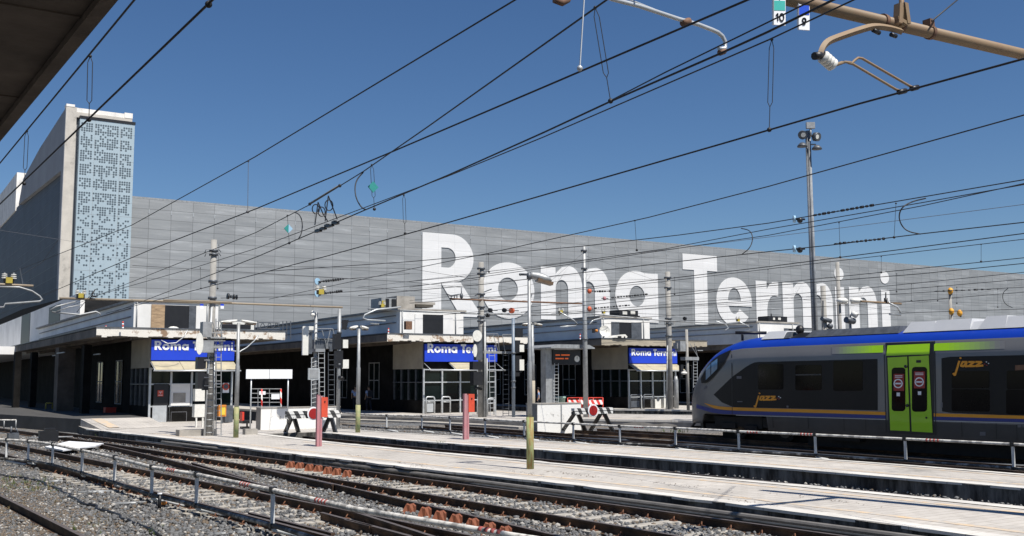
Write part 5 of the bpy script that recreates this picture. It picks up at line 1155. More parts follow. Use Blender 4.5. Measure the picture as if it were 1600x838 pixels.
# posts seen over the train
def farpost(x, yt, w, dist, mat, label, lean=0):
    v = ray(x,520); P = CC+v*dist; P = np.array([P[0],P[1],PZ]); zt = zat(P,yt); t = thing('catenary_mast' if mat == 'conc_pole' else 'steel_pole', label, 'mast', P)
    mb = MB(); mb.tube([P,(P[0],P[1],zt)], [w*.62*dist/F, w*.5*dist/F], 12); obj('pole', mb, M[mat], t); return t, P, zt
t, P, zt = farpost(1288.5,447,8,46,'conc_pole','thick concrete mast beside the floodlight mast, over the train roof')
mb = MB(); mb.tube([pt(P,1284,498,.2),pt(P,1298,502,.2)],.10,8); mb.ball(pt(P,1297,510,.2),.14); mb.tube([pt(P,1286,470,.1),pt(P,1286,512,.1)],.03,5); obj('bracket', mb, M['steel_d'], t)
t, P, zt = farpost(1312.5,410,6,46,'conc_pole','slim concrete mast passing the dot of the first big letter i')
mb = MB()
for x, s in ((1310,1),(1335,-1)):
    pass
mb.ball(pt(P,1316,470,.2),.30,1.1,.7,.5); mb.ball(pt(P,1338,470,.2),.30,1.3,.7,.45); mb.tube([pt(P,1312,474,.1),pt(P,1345,473,.1)],.05,6); obj('twin_lamp', mb, M['porc'], t)
t, P, zt = farpost(1329,472,4,44,'steel','short camera post over the train roof right of the slim mast')
mb = MB(); mb.tube([pt(P,1331,489,.1),pt(P,1339,494,.3)],.12,8); mb.mat(1).tube([pt(P,1322,500,.1),pt(P,1334,502,.1)],.14,8); obj('camera', mb, [M['porc'],M['steel_d']], t)
t, P, zt = farpost(1487,452,5,44,'conc_pole','short mast with yellow balls over the train roof')
for (x, y, r) in [(1485,455,.12),(1486.5,487,.12),(1499.5,489.5,.12)]:
    mb = MB(); c = pt(P,x,y,.1); mb.ball(c,r,1,1,1.25); mb.mat(1).ball(c+np.array([.02,-.02,-.13]),.05); obj('yellow_ball', mb, [M['yelball'],M['steel_d']], t)
# floodlight mast
t, P, zt = farpost(1273.5,205,8.5,48,'steel','tall floodlight mast rising behind the train')
mb = MB(); mb.tube([(P[0]-.10,P[1]-.12,PZ),(P[0]-.10,P[1]-.12,zt-.4)], .05, 6); obj('ladder_rail', mb, M['steel_d'], t)
dm = 48/F
for (dx, y, kind) in [(-11,213,0),(11,216,0),(-12,229,1),(11,233,1),(2,200,2)]:
    c = np.array([P[0],P[1],zat(P,y)]) + ax*dx*dm - fd*.25; mb = MB()
    if kind == 0: mb.disc(c,-fd*.95+np.array([0,0,-.3])+ax*(-.2 if dx < 0 else .7),.21,.22,16); mb.mat(1).disc(c-fd*.13-np.array([0,0,.03]),-fd+np.array([0,0,-.3])+ax*(-.2 if dx < 0 else .7),.11,.02,12)
    elif kind == 1: mb.tube([c+np.array([0,0,.12]),c,c-np.array([0,0,.08])],[.10,.22,.24],14)
    else: mb.obox(c+np.array([0,0,.05]),ax*.2,fd*.08,np.array([0,0,.15])); mb.tube([c+np.array([0,0,-.1]),c+np.array([0,0,-.5])],.05,6)
    obj('floodlight', mb, [M['steel_d'] if kind < 2 else M['steel'], M['porc']], t)
mb = MB()
for y in (212,226): z = zat(P,y); mb.tube([np.array([P[0],P[1],z])-ax*13*dm, np.array([P[0],P[1],z])+ax*12*dm], .035, 6)
obj('crossbar', mb, M['steel'], t)
# roof-top equipment on the platform buildings ----------------------------------------------------------------
def roofbox(name, x0, x1, y0, y1, Y, mat, depth, label, cat):
    mb = MB(); yb(mb,x0,x1,y0,y1,Y,depth); return mb
mb = roofbox('', 620,648,463,484,59.5,'',1.6,'','' ); solo('air_handling_unit', mb, M['conc'], 'beige box unit on the second plant room roof', 'roof unit')
mb = MB(); yb(mb,596,619,466,483.5,59.5,1.6); mb.mat(1); yb(mb,603,608,467,483,59.45,.04); yb(mb,612.5,619,467.5,481,59.44,.04); mb.mat(2); yb(mb,597,602,470,478,59.43,.05); solo('cooling_unit', mb, [M['steel'],M['black'],M['yellow']], 'grey cooling unit with black vents at the left end of the second plant room roof', 'roof unit')
mb = MB(); yb(mb,648,680,472,476,59.6,1.8); yb(mb,650,677,476,480,59.9,1.0); solo('roof_hatch', mb, M['conc'], 'flat grey hatch on the second plant room roof beside the big R', 'roof unit')
mb = MB(); yb(mb,968,997,485,494.5,59.6,1.2); mb.mat(1); yb(mb,973,980,487,491.5,59.57,.03); yb(mb,985.5,992.5,486.5,491,59.57,.03); mb.mat(0); yb(mb,964,1000,493,495,59.4,1.5); solo('roof_box', mb, [M['black'],M['porc']], 'black open box on the third plant room roof', 'roof unit')
mb = MB(); yb(mb,1201,1230,494.5,503,59.6,1.2); mb.mat(1); yb(mb,1208,1211,496,500,59.57,.03); yb(mb,1216,1220,496,500,59.57,.03); mb.mat(0).tube([PY(1205,494,59.8),PY(1205,490,59.8)],.05,6); solo('roof_box', mb, [M['black'],M['porc']], 'black box of fans on the roof over the train cab', 'roof unit')
mb = MB(); c = PY(944.3,518.5,57.7); n_ = np.array([-.25,-1,.25]); n_ /= np.linalg.norm(n_); vs = []; e1 = np.cross(n_,[0,0,1]); e1 /= np.linalg.norm(e1); e2 = np.cross(n_,e1)
for i in range(5):
    for a in range(20): rr_ = .42*i/4; q_ = 2*math.pi*a/20; vs.append(c+e1*rr_*math.cos(q_)+e2*rr_*math.sin(q_)+n_*(.12*(i/4)**2))
mb.smooth = True; mb.add(vs, [(i*20+j,(i+1)*20+j,(i+1)*20+(j+1) % 20,i*20+(j+1) % 20) for i in range(4) for j in range(20)]); mb.smooth = False; mb.tube([c,c-n_*.1,(c[0],c[1]+.2,5.1)],.03,6); mb.tube([c+e2*.35,c+n_*.45],.015,5); mb.ball(c+n_*.45,.05); solo('satellite_dish', mb, M['porc'], 'white satellite dish on the roof edge above the third name board', 'satellite dish')
c = PY(969,527,57.4); mb = MB(); w_3 = .42
mb.slabY([(PY(959,531,57.4)[0],5.16),(PY(964,524.5,57.4)[0],PY(964,524,57.4)[2]),(PY(977,522.5,57.4)[0],PY(977,522.5,57.4)[2]),(PY(980.5,526,57.4)[0],PY(980,526,57.4)[2]),(PY(979.5,531,57.4)[0],5.16)],57.4,58.0); mb.mat(1); yb(mb,965.5,971,525.3,528,57.38,.03); mb.disc(PY(976,527,57.38),(0,1,0),.06,.03,10); solo('roof_housing', mb, [M['porc'],M['black']], 'white angular housing standing on the third canopy', 'roof unit')
mb = MB(); yb(mb,634.5,644,502,515,57.2,.3); solo('red_alarm_box', mb, M['brownrust'], 'rusty brown box on the plant room wall above the second name board', 'box')
mb = MB(); mb.ball(PY(932,517,57.6),.12,1,1,.9); mb.mat(1).box(*(lambda q: (q[0]-.2,q[0]-.02,q[1],q[1]+.1,q[2]-.15,q[2]+.12))(PY(930,517,57.6))); solo('warning_lamp', mb, [M['orangebox'],M['black']], 'amber lamp left of the satellite dish', 'lamp')
for (x, y0, y1, Y, lab) in [(192,502.5,514,54.2,'short red and white rod on the first canopy edge, the taller one'),(165.5,509,514,54.6,'short red and white rod near the corner of the first canopy'),(607,513,522,57.3,'red and white rod at the left corner of the second canopy'),(906.5,522,531,57.6,'red and white rod left of the third canopy')]:
    mb = MB(); A, B = PY(x,y1,Y), PY(x,y0,Y); n = 4
    for k in range(n): mb.mat(k % 2); mb.tube([A+(B-A)*k/n, A+(B-A)*(k+1)/n], .045, 6)
    solo('striped_rod', mb, [M['signw'],M['red']], lab, 'rod')
mb = MB(); p = PY(278,513,54.3); mb.ball(p+np.array([0,.9,.02]),.17,1.7,1,.7,9); mb.ball(p+np.array([.2,.95,-.03]),.12,1.3,1,.7,8); solo('rubble_sack', mb, M['porc'], 'crumpled white sack in the first plant room doorway', 'sack')
# truss walkway right of the first mast
mb = MB(); Yt = 56.5
for y in (504,513.5): mb.tube([PY(405,y,Yt),PY(437,y+1,Yt)],.035,5)
for k in range(6): mb.tube([PY(405+k*5.4,504 if k % 2 else 513.5,Yt),PY(410.4+k*5.4,513.5 if k % 2 else 504,Yt)],.022,5)
for x in (398,403,442,448,454): mb.tube([PY(x,502,Yt),PY(x,530,Yt)],.03,5)
solo('steel_truss', mb, M['steel_d'], 'small steel lattice walkway beside the first canopy', 'truss')
mb = MB(); yb(mb,342,397,503,516,56.3,1.2); mb.mat(1); yb(mb,346,392,507,514,56.25,.06); solo('roof_shelter', mb, [M['porc'],M['black']], 'low white shelter with dark openings on the first canopy', 'shelter')
# ================================================================ overhead equipment
def tubepx(mb, pts, Y, r, n=8): mb.tube([PY(x,y,Y) for x,y in pts], r, n); return mb
def post_insul(parent, x, y, Y, s=.16):
    c = PY(x,y,Y); mb = MB(); mb.mat(0).box(c[0]-s*.8,c[0]+s*.8,Y-.1,Y+.1,c[2]-s,c[2]+s*.5)
    for dx in (-s*1.1, s*1.1):
        for k in range(3): mb.mat(1).tube([(c[0]+dx,Y,c[2]+s*(.2+k*.5)),(c[0]+dx,Y,c[2]+s*(.45+k*.5))], s*(.75-.05*k), 10)
        mb.mat(2).tube([(c[0]+dx,Y,c[2]-s),(c[0]+dx,Y,c[2]+s*1.9)], s*.25, 6)
    return obj('insulator', mb, [M['yellow'],M['porc'],M['steel_d']], parent)
# cross beam on the first mast
YB = P1m[1]-.1
t = thing('cross_beam', 'thin tan cross beam carried by the first concrete mast, with yellow insulators', 'beam', PY(100,466,YB))
mb = MB(); tubepx(mb,[(93,466.2),(330,473),(535,480.5)],YB,.042); tubepx(mb,[(255,469),(330,471.2),(362,473)],YB-.1,.03); obj('tube', mb, M['paletan'], t)
post_insul(t,126,461,YB-.05,.11); post_insul(t,501,455,YB+.3,.14)
mb = MB(); tubepx(mb,[(118,471.5),(88,479),(79,485),(82,488),(125,492),(150,487),(156,490),(157,493)],YB-.1,.03); tubepx(mb,[(88,487),(108,480),(130,476)],YB-.15,.02); obj('registration_arm', mb, M['steel'], t)
mb = MB(); tubepx(mb,[(140,468),(149,452)],YB-.1,.02); tubepx(mb,[(143,462),(150,464)],YB-.1,.03); tubepx(mb,[(120,488),(149,452)],YB-.1,.012,5); obj('stay', mb, M['black'], t)
for (x, lab) in ((315,''),(347,'')):
    mb = MB(); a, c = PY(x-2.6,480,YB-.15), PY(x+2.6,480,YB-.15); z1, zm, z0 = PY(x,475.5,YB)[2], PY(x,478.6,YB)[2], PY(x,483,YB)[2]; mb.box(a[0],c[0],YB-.17,YB-.15,z0,zm); mb.mat(1).box(a[0],c[0],YB-.17,YB-.15,zm+.001,z1); obj('track_plate', mb, [M['signw'],M['blue']], t)
# left edge beam
YL = 33.; t = thing('cross_beam', 'tan beam stub with yellow insulator and curved arm at the left edge', 'beam', PY(10,444,YL))
mb = MB(); tubepx(mb,[(-30,443),(52,447)],YL,.035); obj('tube', mb, M['paletan'], t); post_insul(t,14,437,YL,.11)
mb = MB(); tubepx(mb,[(-10,448.5),(30,449),(50,455),(62,463),(66,468),(62,471),(8,475),(6,480),(-10,481)],YL-.1,.028); obj('registration_arm', mb, M['steel'], t)
mb = MB(); tubepx(mb,[(31,419),(36,446)],YL,.015,5); obj('stay', mb, M['steel_d'], t)
# beam on the second mast
Y2b = P2m[1]-.12
t = thing('cross_beam', 'brown cross beam through the second concrete mast to the plain steel pole', 'beam', PY(705,467,Y2b))
mb = MB(); tubepx(mb,[(703,467),(760,469.5),(916,475)],Y2b,.05); obj('tube', mb, M['brownrust'], t)
mb = MB(); tubepx(mb,[(721,467),(721,449)],Y2b,.03); tubepx(mb,[(721,466),(721,459)],Y2b,.09); tubepx(mb,[(697,459),(706,463),(712,461)],Y2b-.1,.04); tubepx(mb,[(706,462),(718,460)],Y2b-.1,.03)
for x in (705,710,714): tubepx(mb,[(x,467),(x,461)],Y2b,.03,5)
tubepx(mb,[(826,468),(826,452)],Y2b,.02,5); tubepx(mb,[(828,466),(830,460)],Y2b,.07); obj('fitting', mb, M['steel_d'], t)
Y2c = 52.
t = thing('cross_beam', 'grey service beam above the second plant room with insulator discs', 'beam', PY(560,483,Y2c))
mb = MB(); tubepx(mb,[(575,483),(745,490.5),(875,492.5)],Y2c,.045); obj('tube', mb, M['steel'], t)
mb = MB(); tubepx(mb,[(626,480),(588,484),(570,492),(567,497),(574,500),(602,501.5)],Y2c-.1,.045); tubepx(mb,[(875,488),(896,500),(902,506),(900,509),(875,511)],Y2c-.1,.04); tubepx(mb,[(578,505),(592,506)],Y2c,.06); obj('registration_arm', mb, M['frame'], t)
post_insul(t,597,477,Y2c,.12); post_insul(t,876,487,Y2c,.13)
for (x, y, mt, s) in [(766,485,'black',.13),(788,485,'black',.13),(799.5,485.5,'redball',.17),(751,492,'black',.12),(762,493,'black',.12)]:
    mb = MB(); c = PY(x,y,Y2c-.3); mb.disc(c,(1,.5,0),s,.16,12); mb.mat(1).tube([c,c+np.array([.5,0,.0])],.03,5); obj('insulator_disc', mb, [M[mt],M['steel_d']], t)
# third beam
Y3b = P5m[1]-.2
t = thing('cross_beam', 'pale beam stub on the third concrete mast running behind the train', 'beam', PY(1000,493,Y3b))
mb = MB(); tubepx(mb,[(925,491),(1048,502),(1170,508)],Y3b,.045); obj('tube', mb, M['steel'], t)
mb = MB(); tubepx(mb,[(940,497),(926,501),(921,507)],Y3b-.1,.045); tubepx(mb,[(1118,502),(1134,507),(1138,513),(1133,516)],Y3b,.04); tubepx(mb,[(1155,503),(1170,510),(1172,518),(1150,519)],Y3b,.04); obj('registration_arm', mb, M['frame'], t)
post_insul(t,943,488,Y3b,.10); post_insul(t,1153,500,Y3b,.12)
mb = MB(); c = PY(1070,498,Y3b); mb.disc(c,(1,.4,0),.13,.15,12); obj('insulator_disc', mb, M['black'], t)
t4b = thing('cross_beam', 'tan beam with curved white arm above the train roof at the last letter i', 'beam', PY(1300,470,40.))
mb = MB(); tubepx(mb,[(1345,471),(1408,475)],30,.045); obj('tube', mb, M['tan'], t4b); mb = MB(); tubepx(mb,[(1388,473),(1402,480),(1407,488),(1407,492),(1390,491)],30,.05); obj('registration_arm', mb, M['frame'], t4b)
mb = MB(); tubepx(mb,[(1384,472),(1384,457)],30,.03); tubepx(mb,[(1384,474),(1384,466)],30,.08); obj('stay', mb, M['black'], t4b)
# top right beam with its mast out of frame
zB = 7.0; YR = G(1400,43,zB)[1]
t = thing('cross_beam', 'large tan beam at the top right with a bracket, insulator and twin contact rods', 'beam', PY(1420,50,YR))
A, B = PY(1222,-3,YR), PY(1640,95,YR); far_ = B + (B-A)*((15.65-B[0])/(B[0]-A[0]))
mb = MB(); mb.tube([A,B,far_], .083, 16); obj('tube', mb, M['tan'], t)
mb = MB(); mb.tube([(far_[0],far_[1]+.2,PZ),(far_[0],far_[1]+.2,far_[2]+2.3)], [.17,.12], 12); obj('mast', mb, M['conc_pole'], t)
mb = MB(); tubepx(mb,[(1409,-14),(1408.5,10),(1409,42)],YR-.09,.035); mb.obox(PY(1403.5,22,YR-.1),(.035,0,.0),(0,.05,0),(.02,0,.14)); mb.obox(PY(1414,22,YR-.1),(.035,0,0),(0,.05,0),(-.02,0,.14)); mb.obox(PY(1408.5,33,YR-.11),(.1,0,-.02),(0,.03,0),(0,0,.025)); obj('hanger', mb, M['tan'], t)
mb = MB()
for x, y in ((1380,33.5),(1406,41),(1453,51)):
    c = PY(x,y,YR); mb.tube([c-np.array([.03,0,0]),c+np.array([.03,0,0])], .1, 14)
mb.obox(PY(1451,38,YR-.02),(.05,0,0),(0,.06,0),(0,0,.06)); obj('clamp', mb, M['brownrust'], t)
YA = YR-.12
mb = MB(); w = smooth([PY(x,y,YA) for x,y in [(1408,49.5),(1390,44),(1366,41),(1346,46),(1305,60),(1292,66),(1285,75),(1281,87)]])
mb.tube(w, .046, 4)
br_ = obj('bracket', mb, M['tan'], t)
mb = MB(); tubepx(mb,[(1364,47),(1374,52)],YA,.03); tubepx(mb,[(1392,54),(1400,57)],YA,.03); tubepx(mb,[(1272,88),(1287,86)],YA,.05); obj('bolt', mb, M['black'], br_)
mb = MB(); a, b = PY(1285,88,YA), PY(1302,103,YA)
for k in range(4): c = a+(b-a)*(k+.5)/4; u_ = (b-a)/np.linalg.norm(b-a); mb.tube([c-u_*.035,c-u_*.012,c+u_*.012,c+u_*.035],[.055,.085,.085,.055],14)
mb.mat(1).tube([a,b],.035,8); mb.mat(1).tube([b,PY(1316,98,YA)],.022,6); obj('insulator', mb, [M['porc'],M['tan']], t)
mb = MB(); tubepx(mb,[(1315,98.5),(1322,97),(1330,100),(1336,94),(1341,90.5),(1347,91.5),(1422,135),(1433,138)],YA,.017); tubepx(mb,[(1318,97),(1328,97.5),(1400,140),(1412,143.5)],YA,.017); obj('contact_rod', mb, M['tan'], t)
mb = MB(); tubepx(mb,[(1404,144.5),(1415,142)],YA-.03,.035); tubepx(mb,[(1424,139),(1434,136.5)],YA-.03,.035); obj('wire_clamp', mb, M['black'], t)
# number plates hanging from that beam
def plate(cols, x0, x1, y0, y1, ym, digits, lab, hang):
    t = thing('number_plate', lab, 'sign', PY((x0+x1)/2,(y0+y1)/2,YR-.05)); Yp = YR-.06
    P_ = lambda x, y: PY(x,y,Yp)
    mb = MB(); a, b, c, d_ = P_(x0,y0), P_(x1,y0+.8), P_(x1,y1+1), P_(x0,y1-.5)
    mb.add([a,b,c,d_,a+[0,.02,0],b+[0,.02,0],c+[0,.02,0],d_+[0,.02,0]], [(0,1,2,3),(7,6,5,4)]+[(i,4+i,4+(i+1) % 4,(i+1) % 4) for i in range(4)]); pl = obj('plate', mb, M['signw'], t)
    mb = MB(); mb.add([P_(x0+1,y0+2)-[0,.004,0],P_(x1-1,y0+2.6)-[0,.004,0],P_(x1-1,ym+.4)-[0,.004,0],P_(x0+1,ym)-[0,.004,0]], [(0,1,2,3)]); obj('colour_field', mb, M[cols], pl)
    mb = MB()
    for st in digits:
        for p, q_ in zip(st, st[1:]):
            A_, B_ = P_(*p)-[0,.008,0], P_(*q_)-[0,.008,0]; u_ = B_-A_; L = np.linalg.norm(u_); u_ /= L; mb.obox((A_+B_)/2, u_*(L/2+.004), np.cross(u_,[0,1,0])*.0085, np.array([0,.002,0]))
    obj('digit', mb, M['black'], pl)
    mb = MB(); mb.tube([P_(x0+.6,y0-1),P_(x0+.6,y1)],.008,5); mb.tube([P_((x0+x1)/2,hang),P_((x0+x1)/2,y0+1)],.012,5); obj('hanger', mb, M['steel'], t)
o_ = lambda cx, cy, rx, ry, a0=0, a1=360, n=16: [(cx+rx*math.cos(math.radians(a0+(a1-a0)*i/n)), cy-ry*math.sin(math.radians(a0+(a1-a0)*i/n))) for i in range(n+1)]
t_col = pm('turquoise_field', (.06,.42,.37), .5, 0, .03); M['turq'] = t_col; M['royal'] = pm('royal_blue_field', (.02,.08,.55), .5, 0, .03)
plate('turq',1208,1227.5,-1,39,16.5,[[(1212.3,24.2),(1214.6,21.8),(1214.6,33)], o_(1220.8,27.6,3.1,5.7)],'white number plate reading 10 with turquoise top, hanging from the tan beam',-6)
plate('royal',1247,1265,6.5,46.5,23.5,[o_(1255.8,32.0,2.7,3.0), [(1258.5,32),(1258.2,35.5),(1256.6,38.4),(1253.8,38.6)]],'white number plate reading 9 with blue top, hanging from the tan beam',2)
# top centre arm
YC = G(1060,30,5.75)[1]
t = thing('registration_arm', 'curved grey steel arm hanging in at the top centre, clamped to a wire', 'catenary arm', PY(1060,30,YC))
mb = MB(); tubepx(mb,[(900,-26),(957,-1),(1000,10),(1060,30),(1091,38.5),(1112,46.5),(1122,51),(1129,57),(1133,65),(1133.5,76),(1123,76.5)],YC,.021,10); tubepx(mb,[(945,-12),(985,0),(1045,24),(1062,31)],YC,.009,6); obj('tube', mb, M['frame'], t)
mb = MB(); tubepx(mb,[(1066,36.5),(1077,33)],YC,.035); tubepx(mb,[(1124,83),(1132,80)],YC,.03); tubepx(mb,[(866,0),(878,5),(888,-1)],YC,.03); obj('clamp', mb, M['brownrust'], t)
# ---------------------------------------------------------------- wires
WR = {}
def wire(pts, z, r, label, ext=(1.,0.), mat='wire', group='overhead wires'):
    zz = z if hasattr(z, '__len__') else [z]*len(pts)
    w = [G(x,y,q_) for (x,y),q_ in zip(pts,zz)]
    if ext[0]: d_ = w[0]-w[1]; w = [w[0]+d_/np.linalg.norm(d_)*ext[0]] + w
    if ext[1]: d_ = w[-1]-w[-2]; w = w + [w[-1]+d_/np.linalg.norm(d_)*ext[1]]
    mb = MB(); mb.tube(w, r, 6); o = solo('overhead_wire', mb, M[mat], label, 'wire', group); return o
wire([(210,0),(0,255)],6.03,.011,'upper black wire crossing the sky beside the concrete canopy',(3,12))
wire([(332,0),(0,319)],5.3,.011,'black wire passing right in front of the white tower top',(3,12))
wire([(805,0),(399,245),(206,352),(47,415)],6.1,.010,'long black wire from top centre down to the blue dotted panel',(3,20))
wire([(948,0),(666,200),(568,268),(483,320.5),(400,363.5),(200,443)],6.05,.011,'black wire carrying the upper teal diamond',(3,20))
wire([(1168,0),(855,134),(605,240.6),(400,326.5),(236,390),(103,447)],5.3,.011,'black wire clamped under the curved grey steel arm',(3,20))
wire([(1302,0),(1200,50),(1128,82.7),(953.7,158.8),(850,207),(700,274),(572,327.7),(495,361),(405,400),(278,450),(236,466)],5.3,.012,'thick black contact wire running to the black clamp below the teal diamond',(3,10))
wire([(1334,0),(1200,63),(850,214),(700,275.5),(400,388.5),(302,419),(200,448)],6.4,.011,'black wire running just below the number plates',(3,15))
wire([(1300,-14),(1255,8),(1200,35),(1040,113),(955,157)],5.36,.008,'thin wire joining the end of the curved grey arm',(2,0))
wire([(1600,92),(1340,163),(1200,203.8),(1145,220),(700,348),(512,400),(257,466)],5.3,.012,'black contact wire held by the twin rods at top right',(4,10))
wire([(1496,0),(1456,33)],[8.1,7.12],.012,'short stay wire rising from the tan beam',(2,0))
wire([(1600,180),(1200,291.7),(1013,340),(763,396),(640,421),(480,455)],6.0,.011,'long wire running under the floodlights to the second mast',(4,5))
wire([(1600,281),(1200,349),(1060,367.6),(913,384.6),(640,409),(420,424)],6.0,.011,'wire with the upper row of black insulators right of the floodlight mast',(4,0))
wire([(1600,288.6),(1440,317),(1200,358.4),(1040,389),(763,428),(640,440)],6.0,.010,'wire just below the insulated one at the right edge',(4,0))
wire([(1600,287),(1440,322),(1200,368),(1040,391),(850,419),(640,449)],6.1,.010,'wire crossing below it towards the letter T',(4,0))
wire([(1600,319.6),(1274,361.5),(1100,383)],6.5,.007,'thin grey wire across the sky behind the floodlight mast',(4,20),'wirelite')
wire([(1600,347.6),(1436,366),(1300,383),(1200,393.5),(1040,411),(760,444),(560,462)],5.3,.011,'wire with the lower row of black insulators right of the floodlight mast',(4,0))
wire([(1600,365),(1200,417),(1040,436),(800,462),(640,474)],5.3,.011,'wire crossing the middle of the letter T',(4,0))
wire([(1600,374),(1200,420.5),(1040,440),(750,468)],6.0,.010,'wire touching the floodlight mast above the letter m',(4,0))
wire([(1600,403),(1355,428),(1040,460),(900,473)],5.3,.010,'wire crossing the dot of the last letter i',(4,10))
wire([(1600,411.8),(1439,428),(1200,447),(1040,464)],5.3,.011,'wire under the dots of the letters i',(4,10))
wire([(1600,425.7),(1360,449.7),(1100,471)],5.5,.010,'wire over the pale roof boxes of the train, upper one',(4,10))
wire([(1600,436.5),(1360,456.7),(1150,472)],5.4,.010,'wire over the pale roof boxes of the train, second one',(4,10))
wire([(1600,449),(1461,456),(1260,468)],5.4,.009,'wire passing the yellow balls',(4,20))
wire([(1600,456.7),(1411,472),(1240,482)],5.0,.009,'wire low over the train roof',(4,20))
wire([(1600,483),(1448,488),(1200,497)],4.6,.009,'lowest wire, almost on the train roof boxes',(4,10))
# cross wires and span wires over the facade
def span(pts, Y, r, label, mat='wire'):
    mb = MB(); mb.tube([PY(x,y,Y) for x,y in pts], r, 5); return solo('span_wire', mb, M[mat], label, 'wire', 'span wires across the tracks')
span([(207,415),(420,428),(640,441),(745,452)],56,.012,'dark span wire across the plain grey cladding')
span([(360,418),(480,417),(640,420),(745,437)],50,.010,'thin span wire starting at the first mast bracket')
span([(345,466),(440,464),(560,455),(750,437)],48,.014,'span wire with the blue disc insulator in the middle')
span([(343,443),(490,441),(540,436),(640,428)],48.5,.012,'span wire with the upper blue disc insulator')
span([(640,470),(760,458),(850,441),(1045,436)],55,.010,'span wire over the letters o and m')
span([(752,480),(915,455),(1045,448)],55,.010,'span wire through the upper red ball')
span([(752,497),(915,484),(1045,478),(1180,470)],55,.010,'span wire through the lower red ball')
span([(760,490),(930,487),(1130,496)],57,.012,'span wire low behind the letters m and a')
span([(1046,470),(1200,462),(1420,488)],52,.010,'span wire over the letters e and r')
span([(1046,484),(1240,474),(1420,470),(1600,476)],52,.010,'span wire over the letters n and i')
span([(1046,452),(1200,458),(1310,470)],52,.009,'thin span wire from the third mast to the twin white lamps')
span([(0,360),(110,377),(240,389)],60,.008,'thin pale wire over the slate wall','wirelite')
span([(0,452),(66,410),(93,372)],60,.010,'black cable across the slate wall')
for i, (pts, Yw) in enumerate([([(640,452),(900,430),(1060,421)],60),([(640,462),(900,466),(1060,458)],58),([(560,447),(700,461),(905,478)],54),([(752,425),(915,408),(1045,400)],62),([(1046,478),(1300,481),(1500,466)],56),([(1100,455),(1300,446),(1500,440)],60),([(1290,462),(1430,460),(1600,462)],58),([(1310,490),(1460,470),(1600,445)],58),([(915,400),(1046,446)],54),([(915,392),(860,440)],54)]):
    span(pts, Yw, .007, ['faint span wire over the middle of the word Roma','faint span wire below it over the word Roma','slanting span wire from the plain cladding to the steel pole','faint span wire high over the letters o and m','faint span wire just over the train roof','faint span wire over the word Termini','faint span wire under the yellow balls','rising span wire towards the right edge','stay wire from the steel pole down to the third mast','stay wire from the steel pole down towards the tall lamp'][i])
# insulator balls and discs
def ball(x, y, Y, r, mt, label, gp, disc=False, nrm=(.35,-1,0)):
    mb = MB(); c = PY(x,y,Y)
    if disc: mb.disc(c,nrm,r,.05,22); mb.mat(1).ball(c+np.array([.10,-.08,-.03]),.07); mb.tube([c,c+np.array([.35,0,.02])],.025,5)
    else: mb.ball(c,r,.9,.9,1.05); mb.mat(1).tube([c-np.array([.25,0,0]),c+np.array([.32,0,.0])],.03,6)
    return solo('insulator', mb, [M[mt],M['black']], label, 'insulator', gp)
ball(496,440,47.9,.17,'blueball','upper pale blue insulator disc between the first mast and the letter R','pale blue insulator discs',True)
ball(496,459,47.4,.17,'blueball','lower pale blue insulator disc just above the yellow insulator','pale blue insulator discs',True)
ball(921,455,54.8,.17,'redball','upper red insulator ball on the plain steel pole','red insulator balls'); ball(921,483,54.8,.17,'redball','lower red insulator ball on the plain steel pole','red insulator balls'); ball(944.5,466.5,54.8,.14,'pink','dull purple insulator ball right of the plain steel pole','red insulator balls')
cW = G(1241,342.5,6.0); ball(1241,342.5,cW[1],.085,'blueball','upper pale blue disc left of the floodlight mast','discs by the floodlight mast',True,(.75,-.6,0)); cW = G(1241,389,5.3); ball(1241,389,cW[1],.085,'blueball','lower pale blue disc left of the floodlight mast','discs by the floodlight mast',True,(.75,-.6,0))
# insulator strings on wires
def string(pts, z, n, label, s=.03, Y=None):
    A, B = ((G(*pts[0],z), G(*pts[1],z)) if Y is None else (PY(*pts[0],Y), PY(*pts[1],Y))); mb = MB(); u_ = (B-A)/np.linalg.norm(B-A)
    for k in range(n): c = A+(B-A)*(k+.5)/n; h_ = np.linalg.norm(B-A)/n*(.18 if k % 2 else .32); mb.tube([c-u_*h_,c+u_*h_], s*random.uniform(.55,1.15), 7)
    mb.tube([A,B],.008,5)
    return solo('insulator_string', mb, M['black'], label, 'insulator', 'black insulator strings on the wires')
string([(1270,337),(1366,320.5)],6.0,13,'upper black insulator string right of the floodlight mast',.03); string([(1303,381.5),(1384,373)],5.3,12,'lower black insulator string right of the floodlight mast',.03)
string([(504,440),(538,436)],0,9,'black insulator string right of the upper blue disc',.07,47.9); string([(504,459),(535,455)],0,9,'black insulator string right of the lower blue disc',.07,47.4)
string([(928,456),(962,455)],0,9,'black insulator string right of the upper red ball',.06,54.8); string([(955,465.5),(1012,460)],0,13,'black insulator string over the letter a',.06,54.8); string([(928,482),(985,477)],0,12,'black insulator string right of the lower red ball',.06,54.8)
string([(354,463),(372,465)],0,4,'paired black insulators right of the first mast',.13,48); string([(1460,455.5),(1550,452)],5.4,9,'black insulator string right of the yellow balls',.03)
